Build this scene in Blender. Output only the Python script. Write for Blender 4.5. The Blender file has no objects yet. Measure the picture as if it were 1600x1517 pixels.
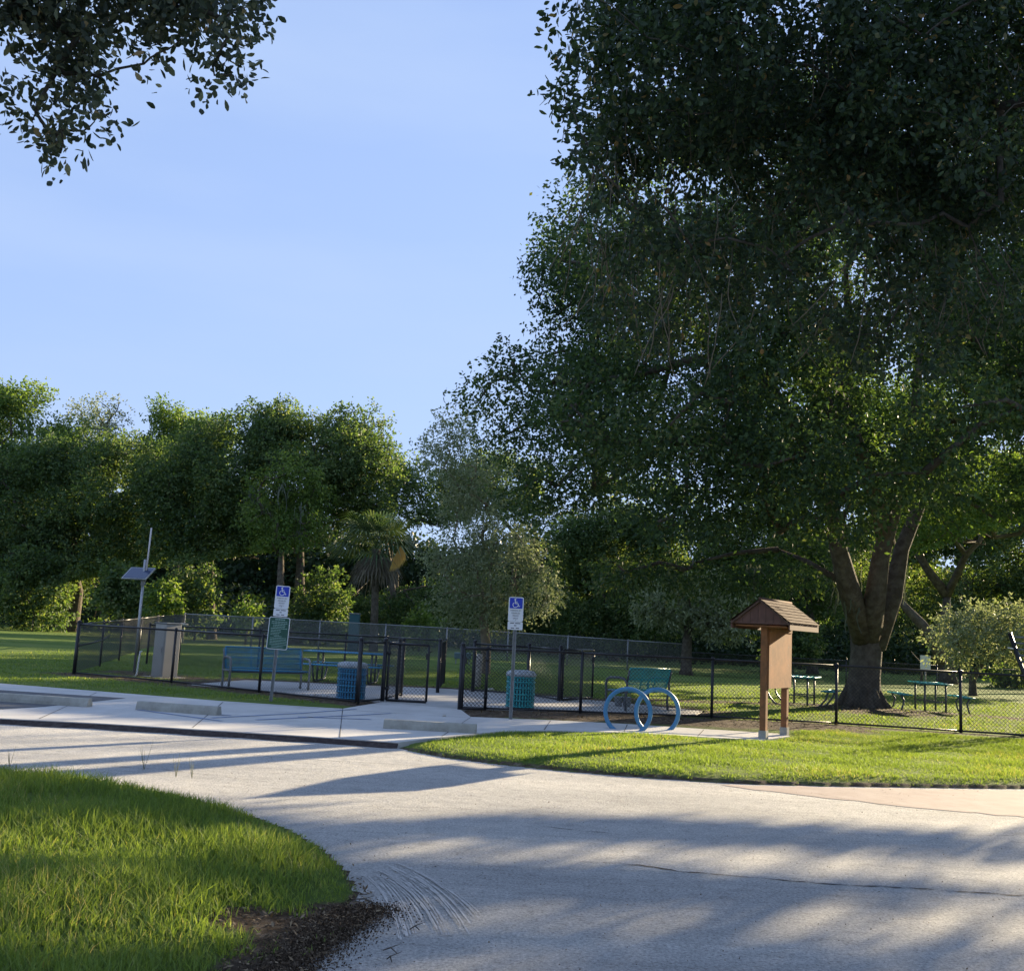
import bpy, math, random
import numpy as np
from mathutils import Vector, Matrix
random.seed(7); rng = np.random.default_rng(7)
SC = bpy.context.scene; COL = SC.collection

# ------------------------------------------------------------------ camera
PIT = math.atan(226.2/1600); ROLL = math.radians(2.9); EYE = 1.6
f0 = np.array([0, math.cos(PIT), math.sin(PIT)]); u0 = np.array([0, -math.sin(PIT), math.cos(PIT)]); r0 = np.array([1., 0, 0])
RT = math.cos(ROLL)*r0 + math.sin(ROLL)*u0; UP = -math.sin(ROLL)*r0 + math.cos(ROLL)*u0
cam = bpy.data.cameras.new('camera'); camo = bpy.data.objects.new('camera', cam); COL.objects.link(camo)
M4 = Matrix.Identity(4)
for i in range(3):
    M4[i][0] = RT[i]; M4[i][1] = UP[i]; M4[i][2] = -f0[i]
M4[2][3] = EYE
camo.matrix_world = M4
cam.sensor_width = 36; cam.sensor_fit = 'HORIZONTAL'; cam.lens = 36; cam.clip_end = 3000; cam.clip_start = .05
SC.camera = camo

# ------------------------------------------------------------------ light
SUN_AZ = math.radians(41); SUN_EL = math.radians(13.5)      # azimuth to the right of straight ahead
SXY = np.array([math.sin(SUN_AZ), math.cos(SUN_AZ)]); TEL = math.tan(SUN_EL)
world = bpy.data.worlds.new('World'); SC.world = world; world.use_nodes = True
nt = world.node_tree; nt.nodes.clear()
wo = nt.nodes.new('ShaderNodeOutputWorld'); bg = nt.nodes.new('ShaderNodeBackground'); sk = nt.nodes.new('ShaderNodeTexSky')
sk.sky_type = 'NISHITA'; sk.sun_disc = False; sk.sun_elevation = SUN_EL; sk.sun_rotation = SUN_AZ
sk.air_density = 1.0; sk.dust_density = 0.25; sk.ozone_density = 2.2; sk.altitude = 0
mx = nt.nodes.new('ShaderNodeMix'); mx.data_type = 'RGBA'; mx.blend_type = 'MULTIPLY'; mx.inputs[0].default_value = 1
mx.inputs[7].default_value = (.93, 1.15, 1.70, 1)
gm = nt.nodes.new('ShaderNodeGamma'); gm.inputs[1].default_value = .25      # evens the very bright horizon out
# faint cirrus veil
tc = nt.nodes.new('ShaderNodeTexCoord'); mp = nt.nodes.new('ShaderNodeMapping'); mp.inputs['Scale'].default_value = (1.2, 1.2, 5); mp.inputs['Rotation'].default_value = (0, .35, 0)
nz = nt.nodes.new('ShaderNodeTexNoise'); nz.inputs['Scale'].default_value = 1.6; nz.inputs['Detail'].default_value = 5; nz.inputs['Roughness'].default_value = .5
cr = nt.nodes.new('ShaderNodeMapRange'); cr.inputs[1].default_value = .4; cr.inputs[2].default_value = .75; cr.inputs[3].default_value = 0; cr.inputs[4].default_value = .7
m2 = nt.nodes.new('ShaderNodeMix'); m2.data_type = 'RGBA'; m2.inputs[7].default_value = (1.25, 1.62, 2.35, 1)
L = nt.links.new
L(tc.outputs['Generated'], mp.inputs[0]); L(mp.outputs[0], nz.inputs['Vector']); L(nz.outputs[0], cr.inputs[0])
L(sk.outputs[0], gm.inputs[0]); L(gm.outputs[0], mx.inputs[6]); L(mx.outputs[2], m2.inputs[6]); L(cr.outputs[0], m2.inputs[0]); L(m2.outputs[2], bg.inputs[0])
bg.inputs[1].default_value = .10; L(bg.outputs[0], wo.inputs[0])
sl = bpy.data.lights.new('sun', 'SUN'); sl.energy = 4.1; sl.angle = math.radians(.42); sl.color = (1, .82, .54)
so = bpy.data.objects.new('sun', sl); COL.objects.link(so)
sdir = Vector((SXY[0]*math.cos(SUN_EL), SXY[1]*math.cos(SUN_EL), math.sin(SUN_EL)))
so.rotation_euler = sdir.to_track_quat('Z', 'Y').to_euler(); so.location = (40, 40, 30)
SC.view_settings.view_transform = 'Standard'; SC.view_settings.look = 'None'; SC.view_settings.gamma = 1
SC.view_settings.exposure = 2.1
SC.render.film_transparent = False
SC.cycles.max_bounces = 6; SC.cycles.diffuse_bounces = 3; SC.cycles.glossy_bounces = 2; SC.cycles.transmission_bounces = 4

# ------------------------------------------------------------------ geometry helpers
def ray(px, py): return f0 + (px-800)/1600*RT + (758.5-py)/1600*UP
def G(px, py, z=0):
    d = ray(px, py); t = (z-EYE)/d[2]; return np.array([0, 0, EYE]) + t*d
def at(px, py, Y):
    d = ray(px, py); return np.array([0, 0, EYE]) + d*(Y/d[1])
def proj(P):
    q = np.atleast_2d(P) - np.array([0, 0, EYE]); w = q@f0; w = np.where(w < .1, .1, w)
    return 800+1600*(q@RT)/w, 758.5-1600*(q@UP)/w, q@f0
def inpoly(x, y, poly):
    x = np.asarray(x); y = np.asarray(y); c = np.zeros(x.shape, bool); n = len(poly); j = n-1
    for i in range(n):
        xi, yi = poly[i]; xj, yj = poly[j]
        if yi != yj:
            c ^= ((yi > y) != (yj > y)) & (x < (xj-xi)*(y-yi)/(yj-yi)+xi)
        j = i
    return c
def pdist(x, y, poly, closed=True):
    """signed distance to a polygon, negative inside"""
    d = np.full(np.shape(x), 1e9); n = len(poly)
    for i in range(n if closed else n-1):
        ax, ay = poly[i][:2]; bx, by = poly[(i+1) % n][:2]
        vx, vy = bx-ax, by-ay; L2 = vx*vx+vy*vy+1e-12
        t = np.clip(((x-ax)*vx+(y-ay)*vy)/L2, 0, 1)
        d = np.minimum(d, np.hypot(x-ax-t*vx, y-ay-t*vy))
    if closed: d = np.where(inpoly(x, y, [p[:2] for p in poly]), -d, d)
    return d
def gp(pts): return [tuple(G(a, b)[:2]) for a, b in pts]
def tag(o, label=None, cat=None, group=None, kind=None):
    if label: o['label'] = label
    if cat: o['category'] = cat
    if group: o['group'] = group
    if kind: o['kind'] = kind
    return o
def thing(name, label, cat, loc=(0, 0, 0), rz=0, group=None):
    o = bpy.data.objects.new(name, None); COL.objects.link(o); o.location = loc; o.rotation_euler = (0, 0, rz); o.empty_display_size = .2
    return tag(o, label, cat, group)
def dup(root, loc=None, rz=None, label=None):
    def cp(o, par):
        c = o.copy(); COL.objects.link(c)
        if par: c.parent = par
        for ch in list(o.children): cp(ch, c)
        return c
    c = cp(root, None)
    if loc is not None: c.location = loc
    if rz is not None: c.rotation_euler = (0, 0, rz)
    if label: c['label'] = label
    return c
def np_mesh(name, V, F, mat, parent=None, attr=None, smooth=False, off=None):
    """V (n,3) array, F list of int arrays each (m,k)"""
    V = np.asarray(V, np.float32)
    if off is not None: V = V - np.asarray(off, np.float32)
    me = bpy.data.meshes.new(name); me.vertices.add(len(V)); me.vertices.foreach_set('co', V.ravel())
    if not isinstance(F, list): F = [F]
    F = [f for f in F if len(f)]
    tot = sum(f.size for f in F); nf = sum(len(f) for f in F)
    me.loops.add(tot); me.polygons.add(nf)
    me.loops.foreach_set('vertex_index', np.concatenate([f.ravel() for f in F]).astype(np.int32))
    st = []; c = 0
    for f in F:
        st.append(c+np.arange(len(f))*f.shape[1]); c += f.size
    me.polygons.foreach_set('loop_start', np.concatenate(st).astype(np.int32))
    me.update(calc_edges=True)
    if smooth: me.polygons.foreach_set('use_smooth', np.ones(nf, bool))
    for k, a in (attr or {}).items():
        at_ = me.attributes.new(k, 'FLOAT', 'POINT'); at_.data.foreach_set('value', np.asarray(a, np.float32))
    me.materials.append(mat)
    o = bpy.data.objects.new(name, me); COL.objects.link(o)
    if parent: o.parent = parent
    return o
class MB:
    def __init__(s): s.v = []; s.f = []; s.sm = []
    def add(s, V, F, smooth=False):
        b = len(s.v); s.v += [tuple(map(float, p)) for p in V]; s.f += [tuple(i+b for i in f) for f in F]; s.sm += [smooth]*len(F); return s
    def box(s, c, d, rz=0, rx=0, ry=0, bev=0):
        hx, hy, hz = d[0]/2, d[1]/2, d[2]/2
        Rm = (Matrix.Rotation(rz, 3, 'Z') @ Matrix.Rotation(ry, 3, 'Y') @ Matrix.Rotation(rx, 3, 'X'))
        if bev <= 0:
            V = [Vector((x, y, z)) for x in (-hx, hx) for y in (-hy, hy) for z in (-hz, hz)]
            F = [(0, 1, 3, 2), (4, 6, 7, 5), (0, 4, 5, 1), (2, 3, 7, 6), (0, 2, 6, 4), (1, 5, 7, 3)]
        else:
            b = min(bev, hx*.9, hy*.9, hz*.9); V = []
            for z, e in ((-hz, b), (-hz+b, 0), (hz-b, 0), (hz, b)):
                x1, y1 = hx-e, hy-e
                V += [Vector(q) for q in ((-x1+b, -y1, z), (x1-b, -y1, z), (x1, -y1+b, z), (x1, y1-b, z), (x1-b, y1, z), (-x1+b, y1, z), (-x1, y1-b, z), (-x1, -y1+b, z))]
            F = [tuple(range(7, -1, -1)), tuple(range(24, 32))]
            for k in range(3):
                for i in range(8):
                    j = (i+1) % 8; F.append((k*8+i, k*8+j, k*8+8+j, k*8+8+i))
        return s.add([tuple(Rm@v+Vector(c)) for v in V], F)
    def tube(s, pts, r, n=8, cap=True, closed=False):
        pts = [Vector(p) for p in pts]; m = len(pts)
        rs = list(r) if hasattr(r, '__len__') else [r]*m
        V = []; ref = None
        for i, p in enumerate(pts):
            if closed: t = pts[(i+1) % m]-pts[i-1]
            else: t = pts[min(i+1, m-1)]-pts[max(i-1, 0)]
            t = t.normalized() if t.length > 1e-9 else Vector((0, 0, 1))
            if ref is None: ref = Vector((1, 0, 0)) if abs(t.x) < .8 else Vector((0, 1, 0))
            a = (ref-t*ref.dot(t))
            a = a.normalized() if a.length > 1e-6 else t.orthogonal().normalized()
            ref = a; b = t.cross(a)
            for k in range(n):
                q = 2*math.pi*k/n; V.append(tuple(p+(a*math.cos(q)+b*math.sin(q))*rs[i]))
        F = []
        for i in range(m if closed else m-1):
            j = (i+1) % m
            for k in range(n):
                l = (k+1) % n; F.append((i*n+k, i*n+l, j*n+l, j*n+k))
        if cap and not closed: F += [tuple(range(n-1, -1, -1)), tuple((m-1)*n+k for k in range(n))]
        return s.add(V, F, True)
    def lathe(s, prof, c=(0, 0, 0), n=24):
        V = []
        for r, z in prof:
            for k in range(n): q = 2*math.pi*k/n; V.append((c[0]+r*math.cos(q), c[1]+r*math.sin(q), c[2]+z))
        F = [(i*n+k, i*n+(k+1) % n, (i+1)*n+(k+1) % n, (i+1)*n+k) for i in range(len(prof)-1) for k in range(n)]
        return s.add(V, F, True)
    def prism(s, poly, o, ax, ay, az):
        """poly 2-D in axes ax, ay from origin o, extruded by vector az"""
        o, ax, ay, az = map(Vector, (o, ax, ay, az)); n = len(poly)
        V = [tuple(o+ax*p[0]+ay*p[1]) for p in poly]+[tuple(o+ax*p[0]+ay*p[1]+az) for p in poly]
        F = [tuple(range(n-1, -1, -1)), tuple(range(n, 2*n))]+[(i, (i+1) % n, n+(i+1) % n, n+i) for i in range(n)]
        return s.add(V, F)
    def build(s, name, mat, parent=None, world=False):
        me = bpy.data.meshes.new(name)
        V = s.v
        if world and parent is not None:
            l = parent.location; V = [(x-l[0], y-l[1], z-l[2]) for x, y, z in V]
        me.from_pydata(V, [], s.f); me.polygons.foreach_set('use_smooth', s.sm); me.materials.append(mat); me.update()
        o = bpy.data.objects.new(name, me); COL.objects.link(o)
        if parent: o.parent = parent
        return o
def arc(c, r, a0, a1, n, ux=(1, 0, 0), uz=(0, 0, 1)):
    c, ux, uz = Vector(c), Vector(ux), Vector(uz)
    return [c+(ux*math.cos(a0+(a1-a0)*i/n)+uz*math.sin(a0+(a1-a0)*i/n))*r for i in range(n+1)]
def text(body, size, mat, parent, loc, rot, name='lettering', ex=.0006):
    cu = bpy.data.curves.new('t', 'FONT'); cu.body = body; cu.size = size; cu.align_x = 'CENTER'; cu.align_y = 'CENTER'; cu.extrude = ex; cu.resolution_u = 3
    t = bpy.data.objects.new('t', cu); COL.objects.link(t)
    me = bpy.data.meshes.new_from_object(t.evaluated_get(bpy.context.evaluated_depsgraph_get()))
    COL.objects.unlink(t); bpy.data.objects.remove(t)
    me.materials.clear(); me.materials.append(mat)
    o = bpy.data.objects.new(name, me); COL.objects.link(o); o.parent = parent; o.location = loc; o.rotation_euler = rot
    return o

# ------------------------------------------------------------------ materials
def mat(name, col, rough=.7, metal=0, noise=None, bump=None, spec=.4, coord='Object'):
    """noise = (scale, second colour, lo, hi); bump = (scale, strength, distance)"""
    m = bpy.data.materials.new(name); m.use_nodes = True; t = m.node_tree; b = t.nodes['Principled BSDF']
    b.inputs['Base Color'].default_value = (*col, 1); b.inputs['Roughness'].default_value = rough; b.inputs['Metallic'].default_value = metal
    b.inputs['Specular IOR Level'].default_value = spec
    tcn = t.nodes.new('ShaderNodeTexCoord')
    if noise:
        n = t.nodes.new('ShaderNodeTexNoise'); n.inputs['Scale'].default_value = noise[0]; n.inputs['Detail'].default_value = 6; n.inputs['Roughness'].default_value = .65
        r = t.nodes.new('ShaderNodeMapRange'); r.inputs[1].default_value = noise[2]; r.inputs[2].default_value = noise[3]
        x = t.nodes.new('ShaderNodeMix'); x.data_type = 'RGBA'; x.inputs[6].default_value = (*col, 1); x.inputs[7].default_value = (*noise[1], 1)
        t.links.new(tcn.outputs[coord], n.inputs['Vector']); t.links.new(n.outputs[0], r.inputs[0]); t.links.new(r.outputs[0], x.inputs[0]); t.links.new(x.outputs[2], b.inputs['Base Color'])
    if bump:
        n = t.nodes.new('ShaderNodeTexNoise'); n.inputs['Scale'].default_value = bump[0]; n.inputs['Detail'].default_value = 8; n.inputs['Roughness'].default_value = .7
        u = t.nodes.new('ShaderNodeBump'); u.inputs['Strength'].default_value = bump[1]; u.inputs['Distance'].default_value = bump[2]
        t.links.new(tcn.outputs[coord], n.inputs['Vector']); t.links.new(n.outputs[0], u.inputs['Height']); t.links.new(u.outputs[0], b.inputs['Normal'])
    return m
def leafmat(name, cols, rough=.5, trans=.3, spec=.35, tcol=None):
    """cols: list of (pos, colour) over the per-leaf random attribute"""
    m = bpy.data.materials.new(name); m.use_nodes = True; t = m.node_tree; b = t.nodes['Principled BSDF']; out = t.nodes['Material Output']
    a = t.nodes.new('ShaderNodeAttribute'); a.attribute_name = 'rnd'
    r = t.nodes.new('ShaderNodeValToRGB')
    while len(r.color_ramp.elements) < len(cols): r.color_ramp.elements.new(.5)
    for e, (p, c) in zip(r.color_ramp.elements, cols): e.position = p; e.color = (*c, 1)
    b.inputs['Roughness'].default_value = rough; b.inputs['Specular IOR Level'].default_value = spec
    tr = t.nodes.new('ShaderNodeBsdfTranslucent'); ms = t.nodes.new('ShaderNodeMixShader'); ms.inputs[0].default_value = trans
    mc = t.nodes.new('ShaderNodeMix'); mc.data_type = 'RGBA'; mc.blend_type = 'MULTIPLY'; mc.inputs[0].default_value = 1; mc.inputs[7].default_value = (*(tcol or (2.2, 2.2, .8)), 1)
    t.links.new(a.outputs['Fac'], r.inputs[0]); t.links.new(r.outputs[0], b.inputs['Base Color']); t.links.new(r.outputs[0], mc.inputs[6]); t.links.new(mc.outputs[2], tr.inputs[0])
    t.links.new(b.outputs[0], ms.inputs[1]); t.links.new(tr.outputs[0], ms.inputs[2]); t.links.new(ms.outputs[0], out.inputs['Surface'])
    return m
LF = {
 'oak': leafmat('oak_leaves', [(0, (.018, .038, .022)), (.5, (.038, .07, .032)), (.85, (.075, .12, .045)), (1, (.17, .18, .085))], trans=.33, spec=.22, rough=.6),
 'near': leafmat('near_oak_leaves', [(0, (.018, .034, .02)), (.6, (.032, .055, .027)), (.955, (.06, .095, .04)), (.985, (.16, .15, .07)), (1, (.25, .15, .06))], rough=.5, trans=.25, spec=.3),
 'near_lit': leafmat('lit_near_oak_leaves', [(0, (.035, .05, .04)), (.6, (.07, .09, .06)), (.9, (.14, .16, .10)), (.97, (.26, .25, .16)), (1, (.32, .20, .09))], rough=.45, trans=.3, spec=.4, tcol=(1.7, 1.7, 1.0)),  # lighter copy of the near leaves, light on the top left branch in the colour
 'pale': leafmat('pale_leaves', [(0, (.12, .15, .09)), (.5, (.19, .225, .14)), (1, (.32, .34, .23))], rough=.6, trans=.32, spec=.2, tcol=(1.6, 1.6, .9)),
 'green': leafmat('bright_leaves', [(0, (.045, .085, .025)), (.5, (.09, .145, .04)), (1, (.19, .24, .08))], trans=.38, spec=.2, rough=.6),
 'forest': leafmat('forest_leaves', [(0, (.035, .066, .03)), (.5, (.07, .115, .048)), (.8, (.13, .175, .07)), (1, (.23, .25, .125))], trans=.35, spec=.2, rough=.6),
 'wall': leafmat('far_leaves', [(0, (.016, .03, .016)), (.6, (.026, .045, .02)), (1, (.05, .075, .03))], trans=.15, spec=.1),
 'moss': leafmat('spanish_moss', [(0, (.09, .105, .085)), (1, (.16, .175, .14))], rough=.9, trans=.25, spec=.1, tcol=(1.3, 1.3, 1)),
 'palm': leafmat('palm_fronds', [(0, (.04, .075, .03)), (.6, (.075, .11, .045)), (1, (.13, .16, .07))], trans=.2, spec=.25, tcol=(1.4, 1.5, .8)),
 'deadpalm': leafmat('dead_palm_fronds', [(0, (.1, .085, .06)), (.8, (.17, .15, .11)), (1, (.22, .19, .12))], trans=.15, tcol=(1.3, 1.1, .8)),
 'yellow': leafmat('yellow_frond', [(0, (.45, .28, .06)), (1, (.55, .37, .09))], trans=.5, tcol=(1.5, 1.3, .8)),
 'grass': leafmat('grass_blades', [(0, (.075, .125, .03)), (.45, (.13, .20, .045)), (.82, (.20, .275, .07)), (.9, (.30, .29, .13)), (1, (.40, .34, .2))], rough=.6, trans=.42, spec=.25, tcol=(2.0, 1.85, .8)),
 'litter': leafmat('leaf_litter', [(0, (.05, .035, .022)), (.6, (.12, .085, .05)), (1, (.26, .2, .13))], rough=.9, trans=.05, spec=.1),
 'crumb': leafmat('soil_crumbs', [(0, (.03, .022, .016)), (.7, (.09, .065, .045)), (1, (.22, .17, .12))], rough=.95, trans=.0, spec=.05),
}
BARK = mat('oak_bark', (.085, .07, .055), .95, noise=(5, (.17, .15, .12), .4, .7), bump=(9, 1, .06), spec=.1)
BARKP = mat('pale_bark', (.24, .19, .13), .9, noise=(8, (.15, .12, .09), .4, .7), bump=(20, .6, .02), spec=.1)
VINE = mat('dry_vine', (.16, .13, .09), .9, spec=.1)
BLACK = mat('black_vinyl', (.012, .012, .014), .35, noise=(30, (.022, .022, .024), .4, .7), spec=.4)
GALV = mat('galvanized_steel', (.42, .43, .44), .45, .7, noise=(12, (.3, .31, .32), .4, .7))
GALVD = mat('dull_galvanized_steel', (.27, .28, .28), .6, .4, noise=(12, (.2, .2, .2), .4, .7))
TUBE = mat('grey_powder_coat_tube', (.10, .11, .12), .4, .3)
BLUE = mat('blue_coated_steel', (.02, .19, .36), .35, noise=(6, (.03, .28, .44), .4, .7), spec=.5)
TEAL = mat('teal_coated_steel', (.02, .30, .32), .35, noise=(6, (.04, .40, .40), .4, .7), spec=.5)
BLUE2 = mat('bike_rack_blue', (.05, .19, .36), .45, noise=(9, (.08, .24, .40), .4, .7), bump=(40, .1, .002))
LIDM = mat('lid_metal', (.30, .34, .36), .5, .3, noise=(14, (.5, .52, .52), .45, .65))
WOOD = mat('cedar_wood', (.30, .13, .055), .8, noise=(7, (.16, .08, .04), .35, .7), bump=(30, .3, .005), spec=.2)
PLY = mat('plywood_board', (.36, .15, .06), .8, noise=(4, (.18, .085, .04), .35, .7), bump=(40, .2, .003), spec=.2)
GAB = mat('painted_gable_siding', (.15, .08, .062), .75, noise=(6, (.11, .06, .046), .35, .7), spec=.2)
SHG = mat('roof_shingle', (.07, .045, .035), .9, noise=(25, (.13, .08, .06), .35, .7), bump=(60, .4, .004), spec=.1)
CONC = mat('weathered_concrete', (.40, .39, .34), .9, noise=(6, (.27, .26, .22), .35, .7), bump=(50, .3, .004), spec=.2)
CAB = mat('grey_cabinet_paint', (.34, .33, .30), .55, noise=(5, (.27, .26, .24), .4, .7))
CABD = mat('grey_cabinet_shade', (.17, .18, .18), .55, noise=(5, (.13, .14, .14), .4, .7))  # darker cabinet grey, holds the shade of the left face
WHITE = mat('white_plastic', (.75, .75, .72), .4)
SIGNW = mat('sign_white', (.68, .70, .72), .35)
SIGNB = mat('sign_blue', (.012, .04, .42), .35)
SIGNG = mat('sign_green', (.012, .075, .05), .3)
SIGNT = mat('sign_text', (.03, .03, .05), .5)
SIGNGT = mat('sign_green_text', (.25, .38, .33), .5)
SOLAR = mat('solar_cells', (.03, .05, .11), .12, spec=.8)
ROCK = mat('pale_rock', (.5, .46, .40), .9, noise=(8, (.35, .32, .27), .4, .7), bump=(15, .6, .02))
POSTW = mat('weathered_post', (.55, .50, .42), .9, noise=(8, (.3, .27, .22), .4, .7), bump=(20, .5, .01))
BPAINT = mat('faded_blue_paint', (.12, .2, .42), .8, noise=(14, (.30, .33, .38), .38, .6))
DARKL = mat('asphalt_lip', (.035, .024, .022), .95, noise=(18, (.09, .07, .06), .45, .7), bump=(40, .8, .01))
RAMPM = mat('ramp_slats', (.20, .21, .21), .7, noise=(9, (.13, .14, .14), .4, .7))

# ------------------------------------------------------------------ plan of the ground
far_edge = [(640, 1172), (700, 1184), (800, 1196), (900, 1206), (1000, 1214), (1150, 1224), (1300, 1228), (1450, 1230), (1600, 1232)]
road_far = gp(far_edge)
PADF = gp([(0, 1130), (160, 1138), (320, 1148), (480, 1158), (622, 1168)])
dl = np.array(PADF[0])-np.array(PADF[2]); PADL = tuple(np.array(PADF[0])+dl*6)
dr = np.array(road_far[-1])-np.array(road_far[-3]); ROADR = tuple(np.array(road_far[-1])+dr*12)
ROAD = [PADL]+PADF+road_far+[ROADR, (60, -12), (-60, -12), (-60, PADL[1]-1)]
ISL = gp([(0, 1203), (100, 1212), (200, 1226), (300, 1246), (380, 1268), (450, 1292), (510, 1326), (550, 1362), (566, 1395), (560, 1425), (540, 1455), (490, 1490), (450, 1517), (430, 1560)])
ISL = [(-14, ISL[0][1]+1.2), (-8, ISL[0][1]+.5)]+ISL+[(-1.35, 3.2), (-2.2, 1.0), (-6, .6), (-14, .4)]
PADB = gp([(0, 1073), (160, 1086), (345, 1101), (480, 1110), (535, 1113)])
PADBL = tuple(np.array(PADB[0])+(np.array(PADB[0])-np.array(PADB[2]))*5)
PADEXT = gp([(600, 1101.5), (718, 1113), (735, 1126)])
WALKT = gp([(860, 1131), (980, 1137), (1100, 1145), (1215, 1152)])
WALKB = gp([(1235, 1157), (1187, 1163), (1100, 1158), (980, 1151), (850, 1148), (780, 1150), (700, 1158)])
PAD = [PADL]+PADF+list(WALKB[::-1])+WALKT[::-1]+PADEXT[::-1]+PADB[::-1]+[PADBL]
APR = gp([(-80, 1079), (196, 1097), (70, 1111), (-80, 1121)])
INNER = [(-2.6, 20.9), (-.8, 20.0), (1.4, 20.6), (3.9, 21.3), (4.4, 22.8), (2.6, 24.4), (.5, 25.6), (-1.3, 26.2), (-6.3, 25.6), (-6.9, 22.9), (-3.2, 21.2)]
PH = .07   # pad height

def ground_h(x, y):
    d = pdist(x, y, ROAD)                       # negative on the road
    di = pdist(x, y, ISL)
    h = np.clip(d/.35, -1, 1)*.04+.0
    h = np.where(d > 0, np.minimum(.045, d*.15), h)
    isl = np.where(di < 0, np.minimum(.06, -di*.10), -.04)
    h = np.maximum(h, np.where(d < .0, isl, -1))
    dp = pdist(x, y, PAD); h = np.where(dp < .05, -.03, np.where(d > 0, np.minimum(h+.03*np.clip(dp/.4, 0, 1), .075), h))
    dn = pdist(x, y, INNER); h = np.where(dn < .05, -.03, h)
    sm = np.clip((x+2)/12, 0, 1)*np.clip((y-33)/20, 0, 1)
    h = h - .25*sm
    return h
def axis(lo, hi, a, b, step, grow):
    v = list(np.arange(a, b+step/2, step)); s = step
    while v[-1] < hi: s *= grow; v.append(v[-1]+s)
    s = step
    while v[0] > lo: s *= grow; v.insert(0, v[0]-s)
    return np.array(v)
xs = axis(-1500, 1500, -11, 14, .065, 1.12); ys = axis(-60, 2500, 3, 27, .065, 1.08)
X, Y = np.meshgrid(xs, ys); Z = ground_h(X, Y)
# how bare the soil is, by place
def bare(x, y):
    b = np.zeros(x.shape)
    fl = [(-10.2, 24.4), (-7.33, 23.16), (-2.75, 20.0), (-2.4, 20.6)]
    b = np.maximum(b, 1.05-pdist(x, y, fl, False)/1.0)
    fr = [(-.9, 19.5), (1.55, 19.7), (4.2, 19.7), (6.3, 20.0)]
    b = np.maximum(b, 1.25-pdist(x, y, fr, False)/1.35)
    fr2 = [(6.2, 20.4), (8.95, 20.1), (14, 19.4)]
    b = np.maximum(b, .75-pdist(x, y, fr2, False)/.6)
    b = np.maximum(b, 1.15-np.hypot(x-9.2, (y-26))/2.6)
    b = np.maximum(b, .9-pdist(x, y, [(3, 25.5), (6, 26.5), (9, 27.5), (13, 25.5), (16, 25.4)], False)/1.3)
    b = np.maximum(b, 1.0-pdist(x, y, [(-9.3, 26.2), (-7.8, 25)], False)/1.6)
    b = np.maximum(b, .9-pdist(x, y, INNER)/1.6)
    k = gp([(470, 1460)])[0]; k2 = gp([(385, 1450)])[0]; k3 = gp([(440, 1500)])[0]; k4 = gp([(540, 1430)])[0]
    b = np.maximum(b, 1.25-pdist(x, y, [k2, k, k4], False)/.30); b = np.maximum(b, 1.2-pdist(x, y, [k, k3, (-1.3, 3.5)], False)/.33)
    d = np.abs(pdist(x, y, ROAD)); b = np.maximum(b, .8-d/.15)
    d = np.abs(pdist(x, y, ISL)); b = np.maximum(b, 1.0-d/.12)
    return np.clip(b, 0, 1.2)
B = bare(X, Y)
nx, ny = len(xs), len(ys); idx = np.arange(nx*ny).reshape(ny, nx)
FQ = np.stack([idx[:-1, :-1], idx[:-1, 1:], idx[1:, 1:], idx[1:, :-1]], -1).reshape(-1, 4)
def soilmat():
    m = bpy.data.materials.new('lawn_and_soil'); m.use_nodes = True; t = m.node_tree; b = t.nodes['Principled BSDF']; N = t.nodes.new; K = t.links.new
    b.inputs['Roughness'].default_value = .95; b.inputs['Specular IOR Level'].default_value = .1
    c = N('ShaderNodeTexCoord'); a = N('ShaderNodeAttribute'); a.attribute_name = 'bare'
    def nz(s, d=6, r=.65):
        n = N('ShaderNodeTexNoise'); n.inputs['Scale'].default_value = s; n.inputs['Detail'].default_value = d; n.inputs['Roughness'].default_value = r; K(c.outputs['Object'], n.inputs['Vector']); return n
    def ramp(s, els):
        r = N('ShaderNodeValToRGB')
        while len(r.color_ramp.elements) < len(els): r.color_ramp.elements.new(.5)
        for e, (p, q) in zip(r.color_ramp.elements, els): e.position = p; e.color = (*q, 1)
        K(s, r.inputs[0]); return r
    g = ramp(nz(.35, 8, .7).outputs[0], [(.3, (.08, .135, .028)), (.5, (.13, .19, .042)), (.62, (.18, .23, .06)), (.75, (.23, .22, .10))])
    s = ramp(nz(9, 8, .75).outputs[0], [(.3, (.045, .032, .022)), (.5, (.11, .08, .055)), (.6, (.19, .15, .11)), (.72, (.38, .31, .24))])
    n = nz(1.7, 8, .75); ad = N('ShaderNodeMath'); ad.operation = 'ADD'; K(a.outputs['Fac'], ad.inputs[0]); K(n.outputs[0], ad.inputs[1])
    mr = N('ShaderNodeMapRange'); mr.inputs[1].default_value = .85; mr.inputs[2].default_value = 1.15; K(ad.outputs[0], mr.inputs[0])
    x = N('ShaderNodeMix'); x.data_type = 'RGBA'; K(mr.outputs[0], x.inputs[0]); K(g.outputs[0], x.inputs[6]); K(s.outputs[0], x.inputs[7]); K(x.outputs[2], b.inputs['Base Color'])
    bn = nz(22, 8, .8); u = N('ShaderNodeBump'); u.inputs['Strength'].default_value = 1; u.inputs['Distance'].default_value = .05; K(bn.outputs[0], u.inputs['Height']); K(u.outputs[0], b.inputs['Normal'])
    return m
tag(np_mesh('ground', np.stack([X, Y, Z], -1).reshape(-1, 3), FQ, soilmat(), attr={'bare': B.ravel()}, smooth=True), kind='structure')

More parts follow.
